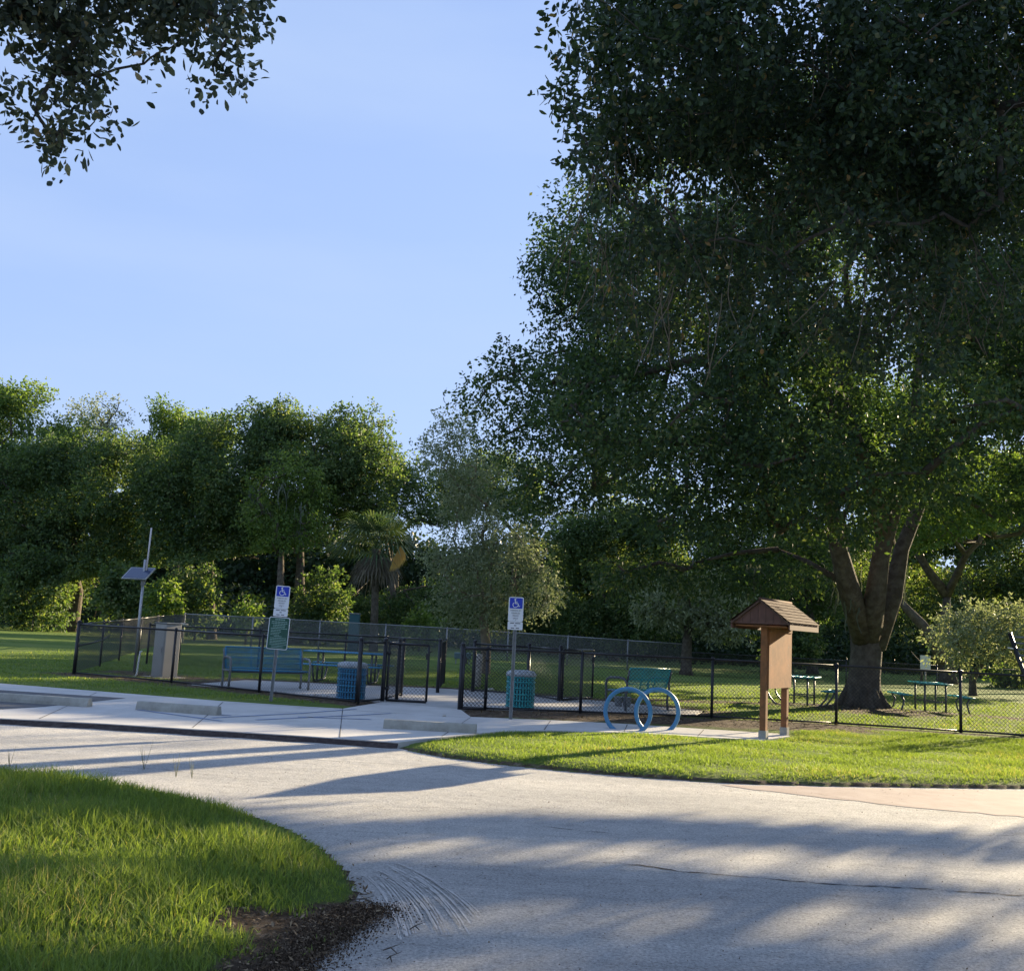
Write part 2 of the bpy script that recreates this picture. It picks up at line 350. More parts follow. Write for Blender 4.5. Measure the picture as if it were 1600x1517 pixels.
def roadmat():
    m = bpy.data.materials.new('worn_asphalt'); m.use_nodes = True; t = m.node_tree; b = t.nodes['Principled BSDF']; N = t.nodes.new; K = t.links.new
    b.inputs['Roughness'].default_value = .9; b.inputs['Specular IOR Level'].default_value = .25
    c = N('ShaderNodeTexCoord')
    def nz(s, d=8, r=.65, sc=None):
        n = N('ShaderNodeTexNoise'); n.inputs['Scale'].default_value = s; n.inputs['Detail'].default_value = d; n.inputs['Roughness'].default_value = r
        if sc:
            mp = N('ShaderNodeMapping'); mp.inputs['Scale'].default_value = sc; mp.inputs['Rotation'].default_value = (0, 0, .08); K(c.outputs['Object'], mp.inputs[0]); K(mp.outputs[0], n.inputs['Vector'])
        else: K(c.outputs['Object'], n.inputs['Vector'])
        return n
    def ramp(s, els):
        r = N('ShaderNodeValToRGB')
        while len(r.color_ramp.elements) < len(els): r.color_ramp.elements.new(.5)
        for e, (p, q) in zip(r.color_ramp.elements, els): e.position = p; e.color = (*q, 1)
        K(s, r.inputs[0]); return r
    big = ramp(nz(.55, 8, .6, (.45, 1.5, 1)).outputs[0], [(.3, (.37, .365, .355)), (.48, (.46, .45, .43)), (.62, (.53, .515, .485)), (.75, (.58, .55, .50))])
    fine = ramp(nz(48, 5, .9).outputs[0], [(.36, (.22, .21, .21)), (.45, (.80, .80, .80)), (.53, (1.05, 1.05, 1.05)), (.62, (1.5, 1.48, 1.45))])
    st = ramp(nz(5, 8, .7, (.12, 2.2, 1)).outputs[0], [(.3, (.86, .85, .84)), (.5, (1, 1, 1)), (.7, (1.08, 1.07, 1.06))])
    sp = N('ShaderNodeTexVoronoi'); sp.inputs['Scale'].default_value = 9; K(c.outputs['Object'], sp.inputs['Vector'])
    spr = ramp(sp.outputs['Distance'], [(.03, (.45, .42, .4)), (.09, (1, 1, 1))])
    o = big.outputs[0]
    blot = ramp(nz(7, 7, .8).outputs[0], [(.34, (.66, .65, .64)), (.45, (.94, .94, .94)), (.56, (1.04, 1.04, 1.04)), (.68, (1.2, 1.19, 1.17))])
    for q in (fine, st, spr, blot):
        x = N('ShaderNodeMix'); x.data_type = 'RGBA'; x.blend_type = 'MULTIPLY'; x.inputs[0].default_value = .85 if q is not spr else .5; K(o, x.inputs[6]); K(q.outputs[0], x.inputs[7]); o = x.outputs[2]
    # cracks
    K(o, b.inputs['Base Color'])
    bn = nz(60, 6, .85); u = N('ShaderNodeBump'); u.inputs['Strength'].default_value = .9; u.inputs['Distance'].default_value = .02; K(bn.outputs[0], u.inputs['Height'])
    bn2 = nz(3, 6, .6); u2 = N('ShaderNodeBump'); u2.inputs['Strength'].default_value = .5; u2.inputs['Distance'].default_value = .05; K(bn2.outputs[0], u2.inputs['Height']); K(u2.outputs[0], u.inputs['Normal']); K(u.outputs[0], b.inputs['Normal'])
    return m
ROADM = roadmat()
def rough_edge(poly, step=.12, amp=.05, seed=1):
    r = random.Random(seed); out = []
    for i in range(len(poly)):
        a = np.array(poly[i]); b = np.array(poly[(i+1) % len(poly)]); L_ = np.hypot(*(b-a)); n = max(1, min(80, int(L_/step)))
        for k in range(n): q = a+(b-a)*k/n; out.append((q[0]+r.gauss(0, amp), q[1]+r.gauss(0, amp)))
    return out
def sheet(name, poly, z, m, kind='structure', thick=0, label=None, sidemat=None):
    from mathutils.geometry import tessellate_polygon
    P = [Vector((x, y, 0)) for x, y in poly]; tr = tessellate_polygon([P]); n = len(P)
    V = [(p.x, p.y, z) for p in P]; F = []
    for a, b, c in tr:
        nrm = (P[b]-P[a]).cross(P[c]-P[a]).z
        F.append((a, b, c) if nrm > 0 else (a, c, b))
    if thick:
        V += [(p.x, p.y, z-thick) for p in P]
        area = sum(P[i].x*P[(i+1) % n].y-P[(i+1) % n].x*P[i].y for i in range(n))
        for i in range(n):
            j = (i+1) % n; F.append((i, n+i, n+j, j) if area > 0 else (j, n+j, n+i, i))
    b = MB(); b.add(V, F); o = b.build(name, m); return tag(o, kind=kind)
sheet('road', [(-60, -12), (60, -12), ROADR]+road_far[::-1]+[(PADF[-1][0]+.05, PADF[-1][1])]+[(x, y+.03) for x, y in PADF[::-1]]+[(PADL[0], PADL[1]+.03), (-60, PADL[1])], .0, ROADM)
PAVE = mat('pad_concrete', (.56, .545, .52), .88, noise=(1.3, (.46, .445, .42), .35, .68), bump=(70, .35, .004), spec=.25)
pado = sheet('pavement', PAD, PH, PAVE, thick=.12)
sheet('path', INNER, PH+.004, mat('path_concrete', (.46, .445, .43), .88, noise=(1.6, (.36, .35, .33), .35, .68), bump=(70, .35, .004), spec=.2), thick=.12)
sheet('parking_asphalt', APR, PH+.004, mat('dark_asphalt', (.085, .085, .09), .9, noise=(5, (.14, .14, .14), .35, .7), bump=(60, .6, .006)))
# crumbling asphalt lip before the pad, front face shade added to its dark colour
lip = []
for x, y in rough_edge(PADF, .15, .012, 3)[:-14]: lip.append((x, y))
b = MB(); pf = [PADL]+PADF
pts = []
for i in range(len(pf)-1):
    a = np.array(pf[i]); c = np.array(pf[i+1]); n = max(2, int(np.hypot(*(c-a))/.12))
    for k in range(n): pts.append(a+(c-a)*k/n)
pts.append(np.array(pf[-1])); V = []; F = []
for i, p in enumerate(pts):
    w = .06+.035*math.sin(i*.7)+random.uniform(0, .04); V += [(p[0], p[1]-.003, PH-.012), (p[0], p[1]-.03, PH-.018-random.uniform(0, .01)), (p[0]+random.gauss(0, .01), p[1]-.05-w, .003)]
for i in range(len(pts)-1):
    for k in range(2): F.append((i*3+k, i*3+3+k, i*3+4+k, i*3+1+k)[::-1])
b.add(V, F); tag(b.build('kerb', DARKL), kind='structure')
# brown worn patch at the right
sheet('road_patch', rough_edge(gp([(1130, 1226), (1200, 1236), (1320, 1250), (1450, 1264), (1620, 1279), (1760, 1290), (1760, 1243), (1620, 1236), (1450, 1233), (1300, 1230.5)]), .15, .03, 5), .004,
      mat('brown_asphalt', (.30, .235, .21), .92, noise=(3, (.38, .31, .28), .35, .7), bump=(60, .6, .008)))
# joints in the concrete, blue aisle lines, cracks, tyre marks
def ribbon(pxs, w, z, jit=0, step=.06, world=False, wv=.3):
    pts = [np.array(p[:2]) for p in (pxs if world else gp(pxs))]; fine = []
    for i in range(len(pts)-1):
        n = max(2, int(np.hypot(*(pts[i+1]-pts[i]))/step))
        for k in range(n): fine.append(pts[i]+(pts[i+1]-pts[i])*k/n+rng.normal(0, jit, 2) if jit else pts[i]+(pts[i+1]-pts[i])*k/n)
    fine.append(pts[-1]); V = []; F = []
    for i, p in enumerate(fine):
        t = fine[min(i+1, len(fine)-1)]-fine[max(i-1, 0)]; t = t/(np.hypot(*t)+1e-9); n_ = np.array([-t[1], t[0]]); ww = w*(1+random.uniform(-wv, wv))
        if i in (0, len(fine)-1): ww *= .2 if jit else 1
        a = p+n_*ww/2; c = p-n_*ww/2; V += [(a[0], a[1], z), (c[0], c[1], z)]
    for i in range(len(fine)-1): F.append((i*2, i*2+1, i*2+3, i*2+2))
    return V, F
JOINT = mat('joint_groove_line', (.10, .095, .09), .95)  # dark grooves of the slab joints
b = MB()
for p in ([(150, 1088), (60, 1131)], [(348, 1103), (300, 1145)], [(535, 1113), (530, 1160)], [(735, 1127), (690, 1158)], [(0, 1097), (190, 1102)], [(345, 1103), (735, 1128)], [(860, 1132), (850, 1147)], [(980, 1138), (975, 1150)], [(1100, 1146), (1090, 1157)]):
    b.add(*ribbon(p, .014, PH+.003, 0, .3))
tag(b.build('pavement_joints', JOINT), kind='structure')
b = MB()
for p in ([(330, 1129), (470, 1121), (556, 1114)], [(400, 1132), (556, 1124), (610, 1121)], [(215, 1116), (345, 1134)], [(300, 1121), (360, 1125)], [(465, 1127), (580, 1131)]):
    b.add(*ribbon(p, .07, PH+.006, 0, .15))
tag(b.build('parking_lines', BPAINT), kind='structure')
CRK = mat('crack_dark', (.035, .03, .028), .95)
b = MB()
for p, w in (([(965, 1349), (1010, 1353), (1060, 1361), (1120, 1366), (1200, 1373), (1300, 1382), (1400, 1386), (1500, 1393), (1640, 1402)], .014), ([(850, 1291), (900, 1297), (955, 1302)], .008), ([(1040, 1281), (1130, 1290)], .005), ([(100, 1192), (260, 1203), (420, 1222)], .006),
             ([(560, 1260), (700, 1262), (860, 1275)], .005), ([(1450, 1300), (1530, 1306), (1620, 1304)], .006), ([(900, 1346), (965, 1349)], .006), ([(1270, 1215+24), (1400, 1262), (1500, 1271)], .006), ([(300, 1172), (480, 1186), (700, 1200)], .007)):
    b.add(*ribbon(p, w, .0045, .008, .05, wv=.8))
tag(b.build('road_cracks', CRK), kind='structure')
b = MB(); c0 = np.array(G(520, 1460)[:2])
A = [(575, 1345), (640, 1372), (690, 1402), (722, 1432), (742, 1455)]
bl_ = MB()
for i in range(34):
    t_ = i/33.+random.uniform(-.012, .012); P0, P1, P2 = (np.array(q) for q in ((560+62*t_+random.uniform(-6, 8), 1366-16*t_+random.uniform(-4, 4)), (606+100*t_, 1392-10*t_), (618+134*t_, 1458+random.uniform(-26, 14)-10*t_)))
    u0_ = random.uniform(0, .35); q = [tuple(P0*(1-u)**2+2*P1*u*(1-u)+P2*u*u) for u in np.linspace(u0_, 1, 14)]
    (b if i % 3 == 0 else bl_).add(*ribbon(q, .006, .004+.0003*i, .0, .03, wv=.9))
tag(b.build('tyre_tracks', mat('tyre_dust', (.33, .315, .30), .95, noise=(9, (.46, .44, .42), .4, .6))), kind='structure')
tag(bl_.build('tyre_ridges', mat('tyre_ridge_sand', (.50, .48, .45), .95, noise=(9, (.46, .44, .42), .4, .6))), kind='structure')
# sand and dirt drifts on the road near the grass
sand = mat('pale_sand', (.46, .40, .33), .95, noise=(12, (.34, .29, .24), .4, .7), bump=(60, .5, .006))
soil = mat('dark_soil', (.07, .052, .04), .95, noise=(14, (.2, .155, .115), .45, .7), bump=(40, .9, .012))
sheet('soil_drift', rough_edge(gp([(545, 1404), (572, 1414), (560, 1428), (540, 1444), (520, 1464), (480, 1492), (440, 1535), (415, 1560), (440, 1500), (510, 1440)]), .03, .008, 8), .006, soil)

# ------------------------------------------------------------------ where direct sun reaches the ground (pixels of the photograph)
LIT = [
 [(-900, 1060), (0, 1119), (250, 1134), (620, 1152), (720, 1146), (1100, 1150), (1240, 1158), (1340, 1160), (1900, 1195), (1900, 1345), (1600, 1313), (1300, 1296), (1000, 1284), (800, 1277), (480, 1288), (300, 1260), (0, 1230), (-900, 1165)],
 [(480, 1308), (800, 1314), (1000, 1318), (1300, 1332), (1900, 1362), (1900, 1402), (1500, 1384), (1150, 1370), (900, 1358), (560, 1346)],
 [(440, 1412), (800, 1412), (1100, 1422), (1300, 1422), (1900, 1438), (1900, 1476), (1500, 1464), (1200, 1466), (900, 1460), (480, 1456)],
 [(420, 1494), (800, 1494), (1000, 1502), (1150, 1530), (500, 1570)],
 [(-300, 1318), (0, 1326), (220, 1340), (380, 1355), (540, 1378), (520, 1420), (330, 1414), (120, 1396), (-300, 1386)],
 [(-300, 1418), (0, 1424), (150, 1446), (330, 1440), (430, 1470), (380, 1560), (-300, 1560)],
 [(-300, 975), (0, 984), (330, 1006), (640, 1018), (640, 1030), (400, 1024), (120, 1006), (0, 1001), (-300, 990)],
 [(640, 1022), (930, 1036), (1300, 1058), (1900, 1090), (1900, 1200), (1300, 1160), (1060, 1130), (935, 1075), (640, 1045)],
 [(560, 1088), (700, 1093), (760, 1104), (900, 1103), (930, 1112), (760, 1109), (600, 1096)],
 [(460, 1081), (530, 1083), (530, 1092), (440, 1090)],
]
def sunlit(P):
    g = P[:, :2]-SXY*(P[:, 2:3]/TEL); px, py, w = proj(np.concatenate([g, np.zeros((len(g), 1))], 1)); m = np.zeros(len(P), bool); ok = w > 1
    for q in LIT: m |= inpoly(px, py, q)
    # the sunny face of the notice board
    d = P[:, 2]-((P[:, :2]-np.array([4.6, 17.7]))@SXY)*TEL
    s = (P[:, :2]-np.array([4.6, 17.7]))@np.array([SXY[1], -SXY[0]])
    m |= (np.abs(s) < .8) & (d > .3) & (d < 1.45) & (np.sin(d*9+s*7)*np.sin(d*4-s*5) > .1)
    return m & ok

def thin_blobs(blobs, R):
    out = []
    for c, r in blobs:
        if sunlit(np.array(c)+unit(R.normal(0, 1, (40, 3)))*r*.8).mean() < .8: out.append((c, r))
    return out or blobs[:3]
def thin(CC, AA, R):
    global KEEP
    k = ~sunlit(CC) | (R.random(len(CC)) < .001); k[:3] = True; KEEP = k; return CC[k], AA[k]
def toned(rn, nv, lp):
    t = np.repeat(np.concatenate(TONE), lp)
    if KEEP is not None: t = t[KEEP]
    return np.clip(rn*.72+np.repeat(t, nv)*.34-.03, 0, 1)
# ------------------------------------------------------------------ trees
def unit(v): return v/(np.linalg.norm(v, axis=-1, keepdims=True)+1e-9)
def leaves(C, A, ln, wd, shape='quad', droop=.25, flat=0, R=rng):
    """C leaf bases, A directions; returns V, F list, per-vertex rnd"""
    n = len(C); A = A.copy(); A[:, 2] -= droop; A = unit(A); up = R.normal(0, 1, (n, 3)); up[:, 2] += flat; Bv = unit(np.cross(A, up)); l = ln*R.uniform(.6, 1.3, (n, 1)); w = wd*R.uniform(.7, 1.2, (n, 1)); N_ = np.cross(A, Bv)
    if shape == 'quad':
        V = np.stack([C, C+A*l*.5+Bv*w*.5, C+A*l, C+A*l*.5-Bv*w*.5], 1); F = np.arange(n*4).reshape(n, 4); k = 4
    elif shape == 'real':
        V = np.stack([C, C+A*l*.28+Bv*w*.36+N_*w*.1, C+A*l*.62+Bv*w*.5+N_*w*.12, C+A*l*.9+Bv*w*.25+N_*w*.05, C+A*l-N_*w*.08, C+A*l*.9-Bv*w*.25+N_*w*.05, C+A*l*.62-Bv*w*.5+N_*w*.12, C+A*l*.28-Bv*w*.36+N_*w*.1], 1)
        F = np.concatenate([np.arange(n)[:, None]*8+np.array([[0, 1, 2, 3]]), np.arange(n)[:, None]*8+np.array([[0, 3, 4, 5]]), np.arange(n)[:, None]*8+np.array([[0, 5, 6, 7]])]); k = 8
    rn = np.repeat(R.random(n), k)
    return V.reshape(-1, 3), F, rn
def crown_points(blobs, per, R=rng, inner=.5, flatz=.8):
    C = []; O = []; global TONE; TONE = []
    for c, r in blobs:
        n = max(4, int(per*r*r)); d = unit(R.normal(0, 1, (n, 3))); q = R.random((n, 1))**inner; lump = 1+.25*np.sin(d[:, :1]*5+c[0]*3)*np.cos(d[:, 2:]*4+c[1]*2)
        off = d*q*r*lump; off[:, 2] *= flatz; C.append(np.array(c)+off); O.append(d); TONE.append(np.full(n, R.random()))
    return np.concatenate(C), np.concatenate(O)
def skeleton(trunk, blobs, r_base, R, name, bark, root, jit=.15, minr=.02, sides=7, taper=.55, flare=1.0):
    """trunk: list of (point, radius); blobs linked to the nearest node nearer the fork"""
    fork = np.array(trunk[-1][0]); nodes = [fork]; par = [-1]; cnt = [0]
    order = sorted(blobs, key=lambda b: np.linalg.norm(np.array(b[0])-fork))
    for c, r in order:
        c = np.array(c); D = np.linalg.norm(np.array(nodes)-c, axis=1)+.25*np.linalg.norm(np.array(nodes)-fork, axis=1)
        j = int(np.argmin(D)); a = nodes[j]; m = a+(c-a)*.5; m[2] += .08*np.linalg.norm(c-a); m += R.normal(0, jit*min(1, np.linalg.norm(c-a)*.5), 3)
        nodes.append(m); par.append(j); nodes.append(c); par.append(len(nodes)-2)
    n = len(nodes); w = np.zeros(n)
    for i in range(n-1, 0, -1): w[i] += 1; w[par[i]] += w[i]
    tot = max(w[0], 1); rad = np.maximum(minr, r_base*(w/tot)**taper)
    b = MB(); seen = set()
    kids = {}
    for i in range(1, n): kids.setdefault(par[i], []).append(i)
    def chain(i):
        pts = [nodes[par[i]], nodes[i]]; rr = [min(rad[par[i]], rad[i]*1.35), rad[i]]
        while i in kids:
            k = max(kids[i], key=lambda q: w[q]); seen.add(k)
            pts.append(nodes[k]); rr.append(rad[k]); 
            rest = [q for q in kids[i] if q != k]; todo.extend(rest); i = k
        b.tube(pts, rr, sides if rr[0] > .06 else 4)
    todo = list(kids.get(0, []))
    while todo: chain(todo.pop())
    if len(trunk) > 1:
        tp = [Vector(p) for p, r in trunk]; b.tube(tp, [r for p, r in trunk], 14)
    return b.build(name, bark, root, world=True), nodes, rad
def plant_tree(kind_name, label, cat, base, trunk, blobs, leaf, per, ln, wd, shape='quad', r_base=.2, bark=BARK, group=None, cull=True, seed=1, moss=0, lpt=7, spray=.22, inner=.5, flatz=.8, droop=.25, crown_name='crown', minr=.015, mosslen=1., jit=.15):
    R = np.random.default_rng(seed); root = thing(kind_name, label, cat, tuple(map(float, base)), 0, group)
    if cull: blobs = thin_blobs(blobs, R)
    skeleton(trunk, blobs, r_base, R, 'trunk', bark, root, minr=minr, jit=jit)
    C, O = crown_points(blobs, per, R, inner, flatz)
    n = len(C); tw = unit(O+R.normal(0, .7, (n, 3))); tw[:, 2] -= .15
    t = R.random((n, lpt, 1)); CC = (C[:, None]+tw[:, None]*t*spray*1.6+R.normal(0, spray*.28, (n, lpt, 3))).reshape(-1, 3)
    AA = unit(np.repeat(tw, lpt, 0)+R.normal(0, .9, (n*lpt, 3)))
    global KEEP; KEEP = None
    if cull: CC, AA = thin(CC, AA, R)
    V, F, rn = leaves(CC, AA, ln, wd, shape, droop, R=R)
    if 'near' not in leaf: rn = toned(rn, 4, lpt)
    np_mesh(crown_name, V, F, LF[leaf], root, {'rnd': rn}, off=base)
    if moss:
        bl = [blobs[i] for i in R.integers(0, len(blobs), moss)]; add_moss(root, [(np.array(c)+R.normal(0, r*.5, 3)) for c, r in bl], R, mosslen)
    return root
def add_moss(root, pts, R, L_=1.):
    Vs = []; Fs = []; rn = []; b = 0
    for p in pts:
        p = np.array(p)
        if sunlit(np.array([p, p-[0, 0, .4*L_], p-[0, 0, .9*L_]])).any(): continue
        for s in range(11):
            q = p+R.normal(0, .13*L_, 3); ln = R.uniform(.2, 1.1)*L_; w = .028*L_; a = R.uniform(0, math.pi); d = np.array([math.cos(a), math.sin(a), 0])
            k = 5; c = q.copy(); V = []
            for i in range(k+1):
                ww = w*(1-abs(i/k-.35))*R.uniform(.6, 1.3); V += [c-d*ww, c+d*ww]; c = c+np.array([R.normal(0, .05*L_), R.normal(0, .05*L_), -ln/k])
            Vs += V; Fs += [(b+2*i, b+2*i+1, b+2*i+3, b+2*i+2) for i in range(k)]; v_ = R.random(); rn += [v_]*len(V); b += len(V)
    if not Vs: return
    tag(np_mesh('hanging_moss', np.array(Vs), np.array(Fs), LF['moss'], root, {'rnd': rn}, off=root.location), kind='stuff')
def fill_poly(poly, n, Yc, Yr, r, R, rmin=.6, holes=(), zf=None):
    """blob centres inside a silhouette, at their own depths round Yc"""
    xs_ = [p[0] for p in poly]; ys_ = [p[1] for p in poly]; out = []
    tries = 0
    while len(out) < n and tries < n*60:
        tries += 1; x = R.uniform(min(xs_), max(xs_)); y = R.uniform(min(ys_), max(ys_)); rr = r*R.uniform(rmin, 1.2)
        sd = float(pdist(np.array([x]), np.array([y]), poly)[0]); Yd = Yc+Yr*R.uniform(-1, 1)*min(1, .25+max(0, -sd)/200)
        if sd > -rr*1600/Yd*.6: continue
        if any((x-h[0])**2+(y-h[1])**2 < (h[2])**2 for h in holes): continue
        p = at(x, y, Yd)
        if zf and not zf(p, rr): continue
        out.append((p, rr))
    return out

R_ = np.random.default_rng(11)
# --- the great oak behind the fence
OB = G(1347, 1108)
oakpoly = [(760, 585), (800, 545), (850, 560), (880, 520), (850, 480), (830, 430), (845, 380), (880, 350), (900, 300), (960, 240), (1060, 150), (1250, 90), (1500, 60), (1900, 150), (2000, 500), (1980, 800), (1850, 900), (1560, 885), (1500, 900), (1420, 880), (1300, 910), (1180, 940), (1080, 930), (960, 945), (900, 880), (850, 820), (800, 790), (780, 700), (730, 640)]
holes = [(1360, 840, 46), (1390, 760, 34), (1340, 900, 40), (1545, 700, 70), (1500, 800, 50), (1470, 610, 34), (1580, 560, 34), (1300, 520, 22), (1120, 640, 20)]
ob = fill_poly(oakpoly, 300, 26, 7.5, 1.15, R_, rmin=.45, holes=holes, zf=lambda p, r: p[2]-r*.7 > max(2.5 if p[0] < 6 else 2.9, .24*(SXY@p[:2]-7)-2.0))
ob_low = [(at(a, b_, y_), r) for a, b_, y_, r in ((905, 800, 25, .9), (930, 845, 25, .8), (975, 870, 26, .8), (1020, 885, 25, .8), (1070, 890, 26, .85), (1120, 900, 25, .8), (1165, 905, 26, .8), (1215, 895, 25, .8), (960, 820, 24, 1), (1010, 840, 26, 1), (1065, 850, 25, 1), (1130, 860, 26, 1), (1190, 870, 25, .9), (1255, 880, 26, .8), (1300, 880, 24.5, .6), (870, 760, 25, .9), (1440, 860, 28, .8), (1490, 870, 28, .8), (1540, 860, 27, .8))]
# a few silhouette lobes on the sky side
for a, b_, r in ((765, 600, .75), (800, 565, .6), (745, 630, .5), (860, 440, .75), (850, 400, .5), (880, 370, .7), (905, 330, .8), (850, 560, .7), (860, 500, .5), (790, 680, .8), (820, 760, .8), (930, 290, .8), (880, 600, 1), (900, 470, 1)):
    ob.append((at(a, b_, R_.uniform(23, 28)), r))
ob = thin_blobs(ob+ob_low, R_)
fork = at(1357, 955, OB[1])
oak_trunk = [((OB[0], OB[1], -.1), .66), ((OB[0], OB[1], .1), .55), ((OB[0]+.02, OB[1], .4), .46), ((OB[0]+.06, OB[1], .9), .41), ((OB[0]*.5+fork[0]*.5+.03, OB[1], 1.5), .40), (tuple(fork-np.array([0, 0, .45])), .41), (tuple(fork-np.array([0, 0, .15])), .36)]
oak = thing('oak_tree', 'great live oak with thick forked trunk and huge dark crown behind the fence', 'tree', (OB[0], OB[1], 0))
def limb(b, pts, n=12):  b.tube([Vector(p) for p in pts[0]], pts[1], n)
R2 = np.random.default_rng(5)
lb = MB()
Lm = [([fork-[.1, 0, .8], at(1325, 915, 26.2), at(1308, 850, 25.8), at(1290, 770, 25), at(1250, 680, 24.2), at(1200, 590, 24)], [.33, .27, .21, .17, .13, .08]),
      ([fork-[0, 0, .8], at(1368, 930, 26.4), at(1376, 870, 26.4), at(1395, 800, 26.2), at(1400, 740, 26), at(1430, 640, 25.8), at(1440, 520, 26)], [.33, .27, .23, .20, .16, .12, .08]),
      ([at(1385, 850, 26.4), at(1372, 790, 26), at(1355, 735, 25.5), at(1330, 660, 25), at(1300, 560, 25)], [.24, .2, .17, .13, .08]),
      ([fork-[-.15, 0, .9], at(1395, 930, 27), at(1408, 860, 27.6), at(1440, 780, 28.5), at(1500, 690, 29.5), at(1570, 620, 30)], [.32, .25, .2, .17, .13, .08]),
      ([at(1270, 725, 24.7), at(1190, 690, 24.2), at(1090, 690, 23.5), at(970, 690, 22.8), at(880, 670, 22.4)], [.15, .13, .11, .08, .04]),
      ([at(1200, 600, 24), at(1090, 560, 23.5), at(980, 590, 23.5), at(860, 600, 24)], [.13, .1, .08, .04])]
for q in Lm: limb(lb, q)
for k in range(9):     # root flare
    a = k*2*math.pi/9+.3; lb.tube([(OB[0]+.34*math.cos(a), OB[1]+.34*math.sin(a), .6), (OB[0]+.52*math.cos(a), OB[1]+.52*math.sin(a), .2), (OB[0]+.80*math.cos(a), OB[1]+.80*math.sin(a), -.02)], [.10, .12, .05], 7)
lb.tube([Vector(p) for p, r in oak_trunk], [r for p, r in oak_trunk], 22)
# link blobs to limb nodes
nodes = [np.array(p) for q in Lm for p in q[0][1:]]
allp = []
for c, r in sorted(ob, key=lambda q: np.linalg.norm(q[0]-fork)):
    D = np.linalg.norm(np.array(nodes)-c, axis=1); j = int(np.argmin(D)); a = nodes[j]; m = (a+c)/2+R2.normal(0, .2, 3)+[0, 0, .15]
    rr = .035+.018*D[j]
    if sunlit(np.array([m, (m+c)/2, (m+a)/2])).sum() >= 1: continue
    lb.tube([a, m, c], [rr*1.2, rr*.8, rr*.4], 5); nodes.append(np.array(c))
lb.build('trunk', BARK, oak, world=True)
C, O = crown_points(ob, 165, R2, .42, .85)
n = len(C); tw = unit(O+R2.normal(0, .7, (n, 3))); tw[:, 2] -= .2
lp = 7; CC = (C[:, None]+tw[:, None]*R2.random((n, lp, 1))*.4+R2.normal(0, .07, (n, lp, 3))).reshape(-1, 3)
CC, AA = thin(CC, unit(np.repeat(tw, lp, 0)+R2.normal(0, .9, (n*lp, 3))), R2)
V, F, rn = leaves(CC, AA, .125, .07, R=R2); rn = toned(rn, 4, lp)
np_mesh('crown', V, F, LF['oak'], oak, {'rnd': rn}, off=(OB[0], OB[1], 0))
mp_ = [c+R2.normal(0, .5, 3) for c, r in [ob[i] for i in R2.integers(0, len(ob), 45)]]+[at(R2.uniform(1300, 1460), R2.uniform(850, 940), R2.uniform(26, 29)) for _ in range(14)]
add_moss(oak, mp_, R2, .9)

# --- near oaks whose branches hang into the top corners
def near_tree(label, base, poly, n, Yc, Yr, r, per, seed, extra, trunk_top, droopers=(), vines=0, vpoly=None):
    R = np.random.default_rng(seed)
    bl = fill_poly(poly, n, Yc, Yr, r, R, rmin=.7)+[(at(a, b_, y), q) for a, b_, y, q in droopers]
    if vines:
        for _ in range(120):
            x = R.uniform(925, 1600); y = 300+250*R.random()**1.6; bl.append((at(x, y, Yc+R.uniform(-1.2, 2)), R.uniform(.12, .3)))
    bl += [(np.array(e[:3]), e[3]) for e in extra]
    tk = [((base[0], base[1], -.1), .5), ((base[0], base[1], .4), .36), ((base[0]*.99, base[1], trunk_top[2]*.5), .31), (trunk_top, .2)]
    root = plant_tree('oak_tree', label, 'tree', base, tk, bl, 'near' if vines else 'near_lit', per, .072, .040, 'real', r_base=.07, seed=seed, lpt=9, spray=.11, inner=.6, flatz=1.1, droop=.2, minr=.004, jit=.12)
    if vines:
        b = MB()
        for _ in range(vines):
            while True:
                x = R.uniform(900, 1600); y = R.uniform(10, 460)
                if y > 300 or inpoly(np.array([x]), np.array([y]), vpoly)[0]: break
            p = at(x, y, Yc+R.uniform(-1, 1)); pts = [p]; d = np.array([R.normal(0, .05), R.normal(0, .05), -1.])
            for i in range(8): d = d+np.array([R.normal(0, .16), R.normal(0, .16), 0]); pts.append(pts[-1]+d*R.uniform(.05, .16))
            b.tube(pts, [.005]*8+[.002], 4)
        tag(b.build('hanging_twigs', VINE, root, world=True), kind='stuff')
    return root
near_tree('near oak with leafy branch tips hanging into the top left corner of the sky', (-5.6, 5.5, 0),
    [(10, -150), (15, 60), (45, 90), (70, 100), (60, 130), (20, 160), (10, 190), (40, 215), (70, 235), (100, 225), (110, 190), (125, 160), (165, 150), (160, 110), (175, 60), (250, 30), (270, 45), (330, 60), (350, 40), (390, 0), (385, -150)],
    42, 7.4, .8, .16, 500, 21, [(-5, 6, 5.6, .9), (-4.6, 7, 6.2, 1), (-6, 6.5, 6, 1), (-5, 5, 6.6, 1), (-6.5, 5, 5.8, 1), (-7, 6.6, 6.4, 1), (-3.4, 6.8, 6.4, .7), (-2.6, 7, 6.5, .6)], (-5.2, 5.8, 6.9),
    droopers=[(245, 85, 7.1, .11), (225, 100, 7.2, .09), (340, 92, 7.0, .12), (335, 118, 7, .09), (365, 118, 7, .07), (355, 60, 7, .14), (285, 60, 7.1, .07), (148, 190, 7.1, .12), (130, 205, 7.1, .06), (85, 215, 7.3, .14), (50, 190, 7.3, .13), (95, 240, 7.2, .06), (385, 12, 7, .06), (12, 28, 7.2, .05), (55, 25, 7.2, .16), (120, 60, 7.2, .2), (60, 160, 7.2, .14), (110, 130, 7.2, .16), (150, 120, 7.2, .1), (190, 20, 7.2, .13), (300, 15, 7, .16), (350, 30, 7, .1)])
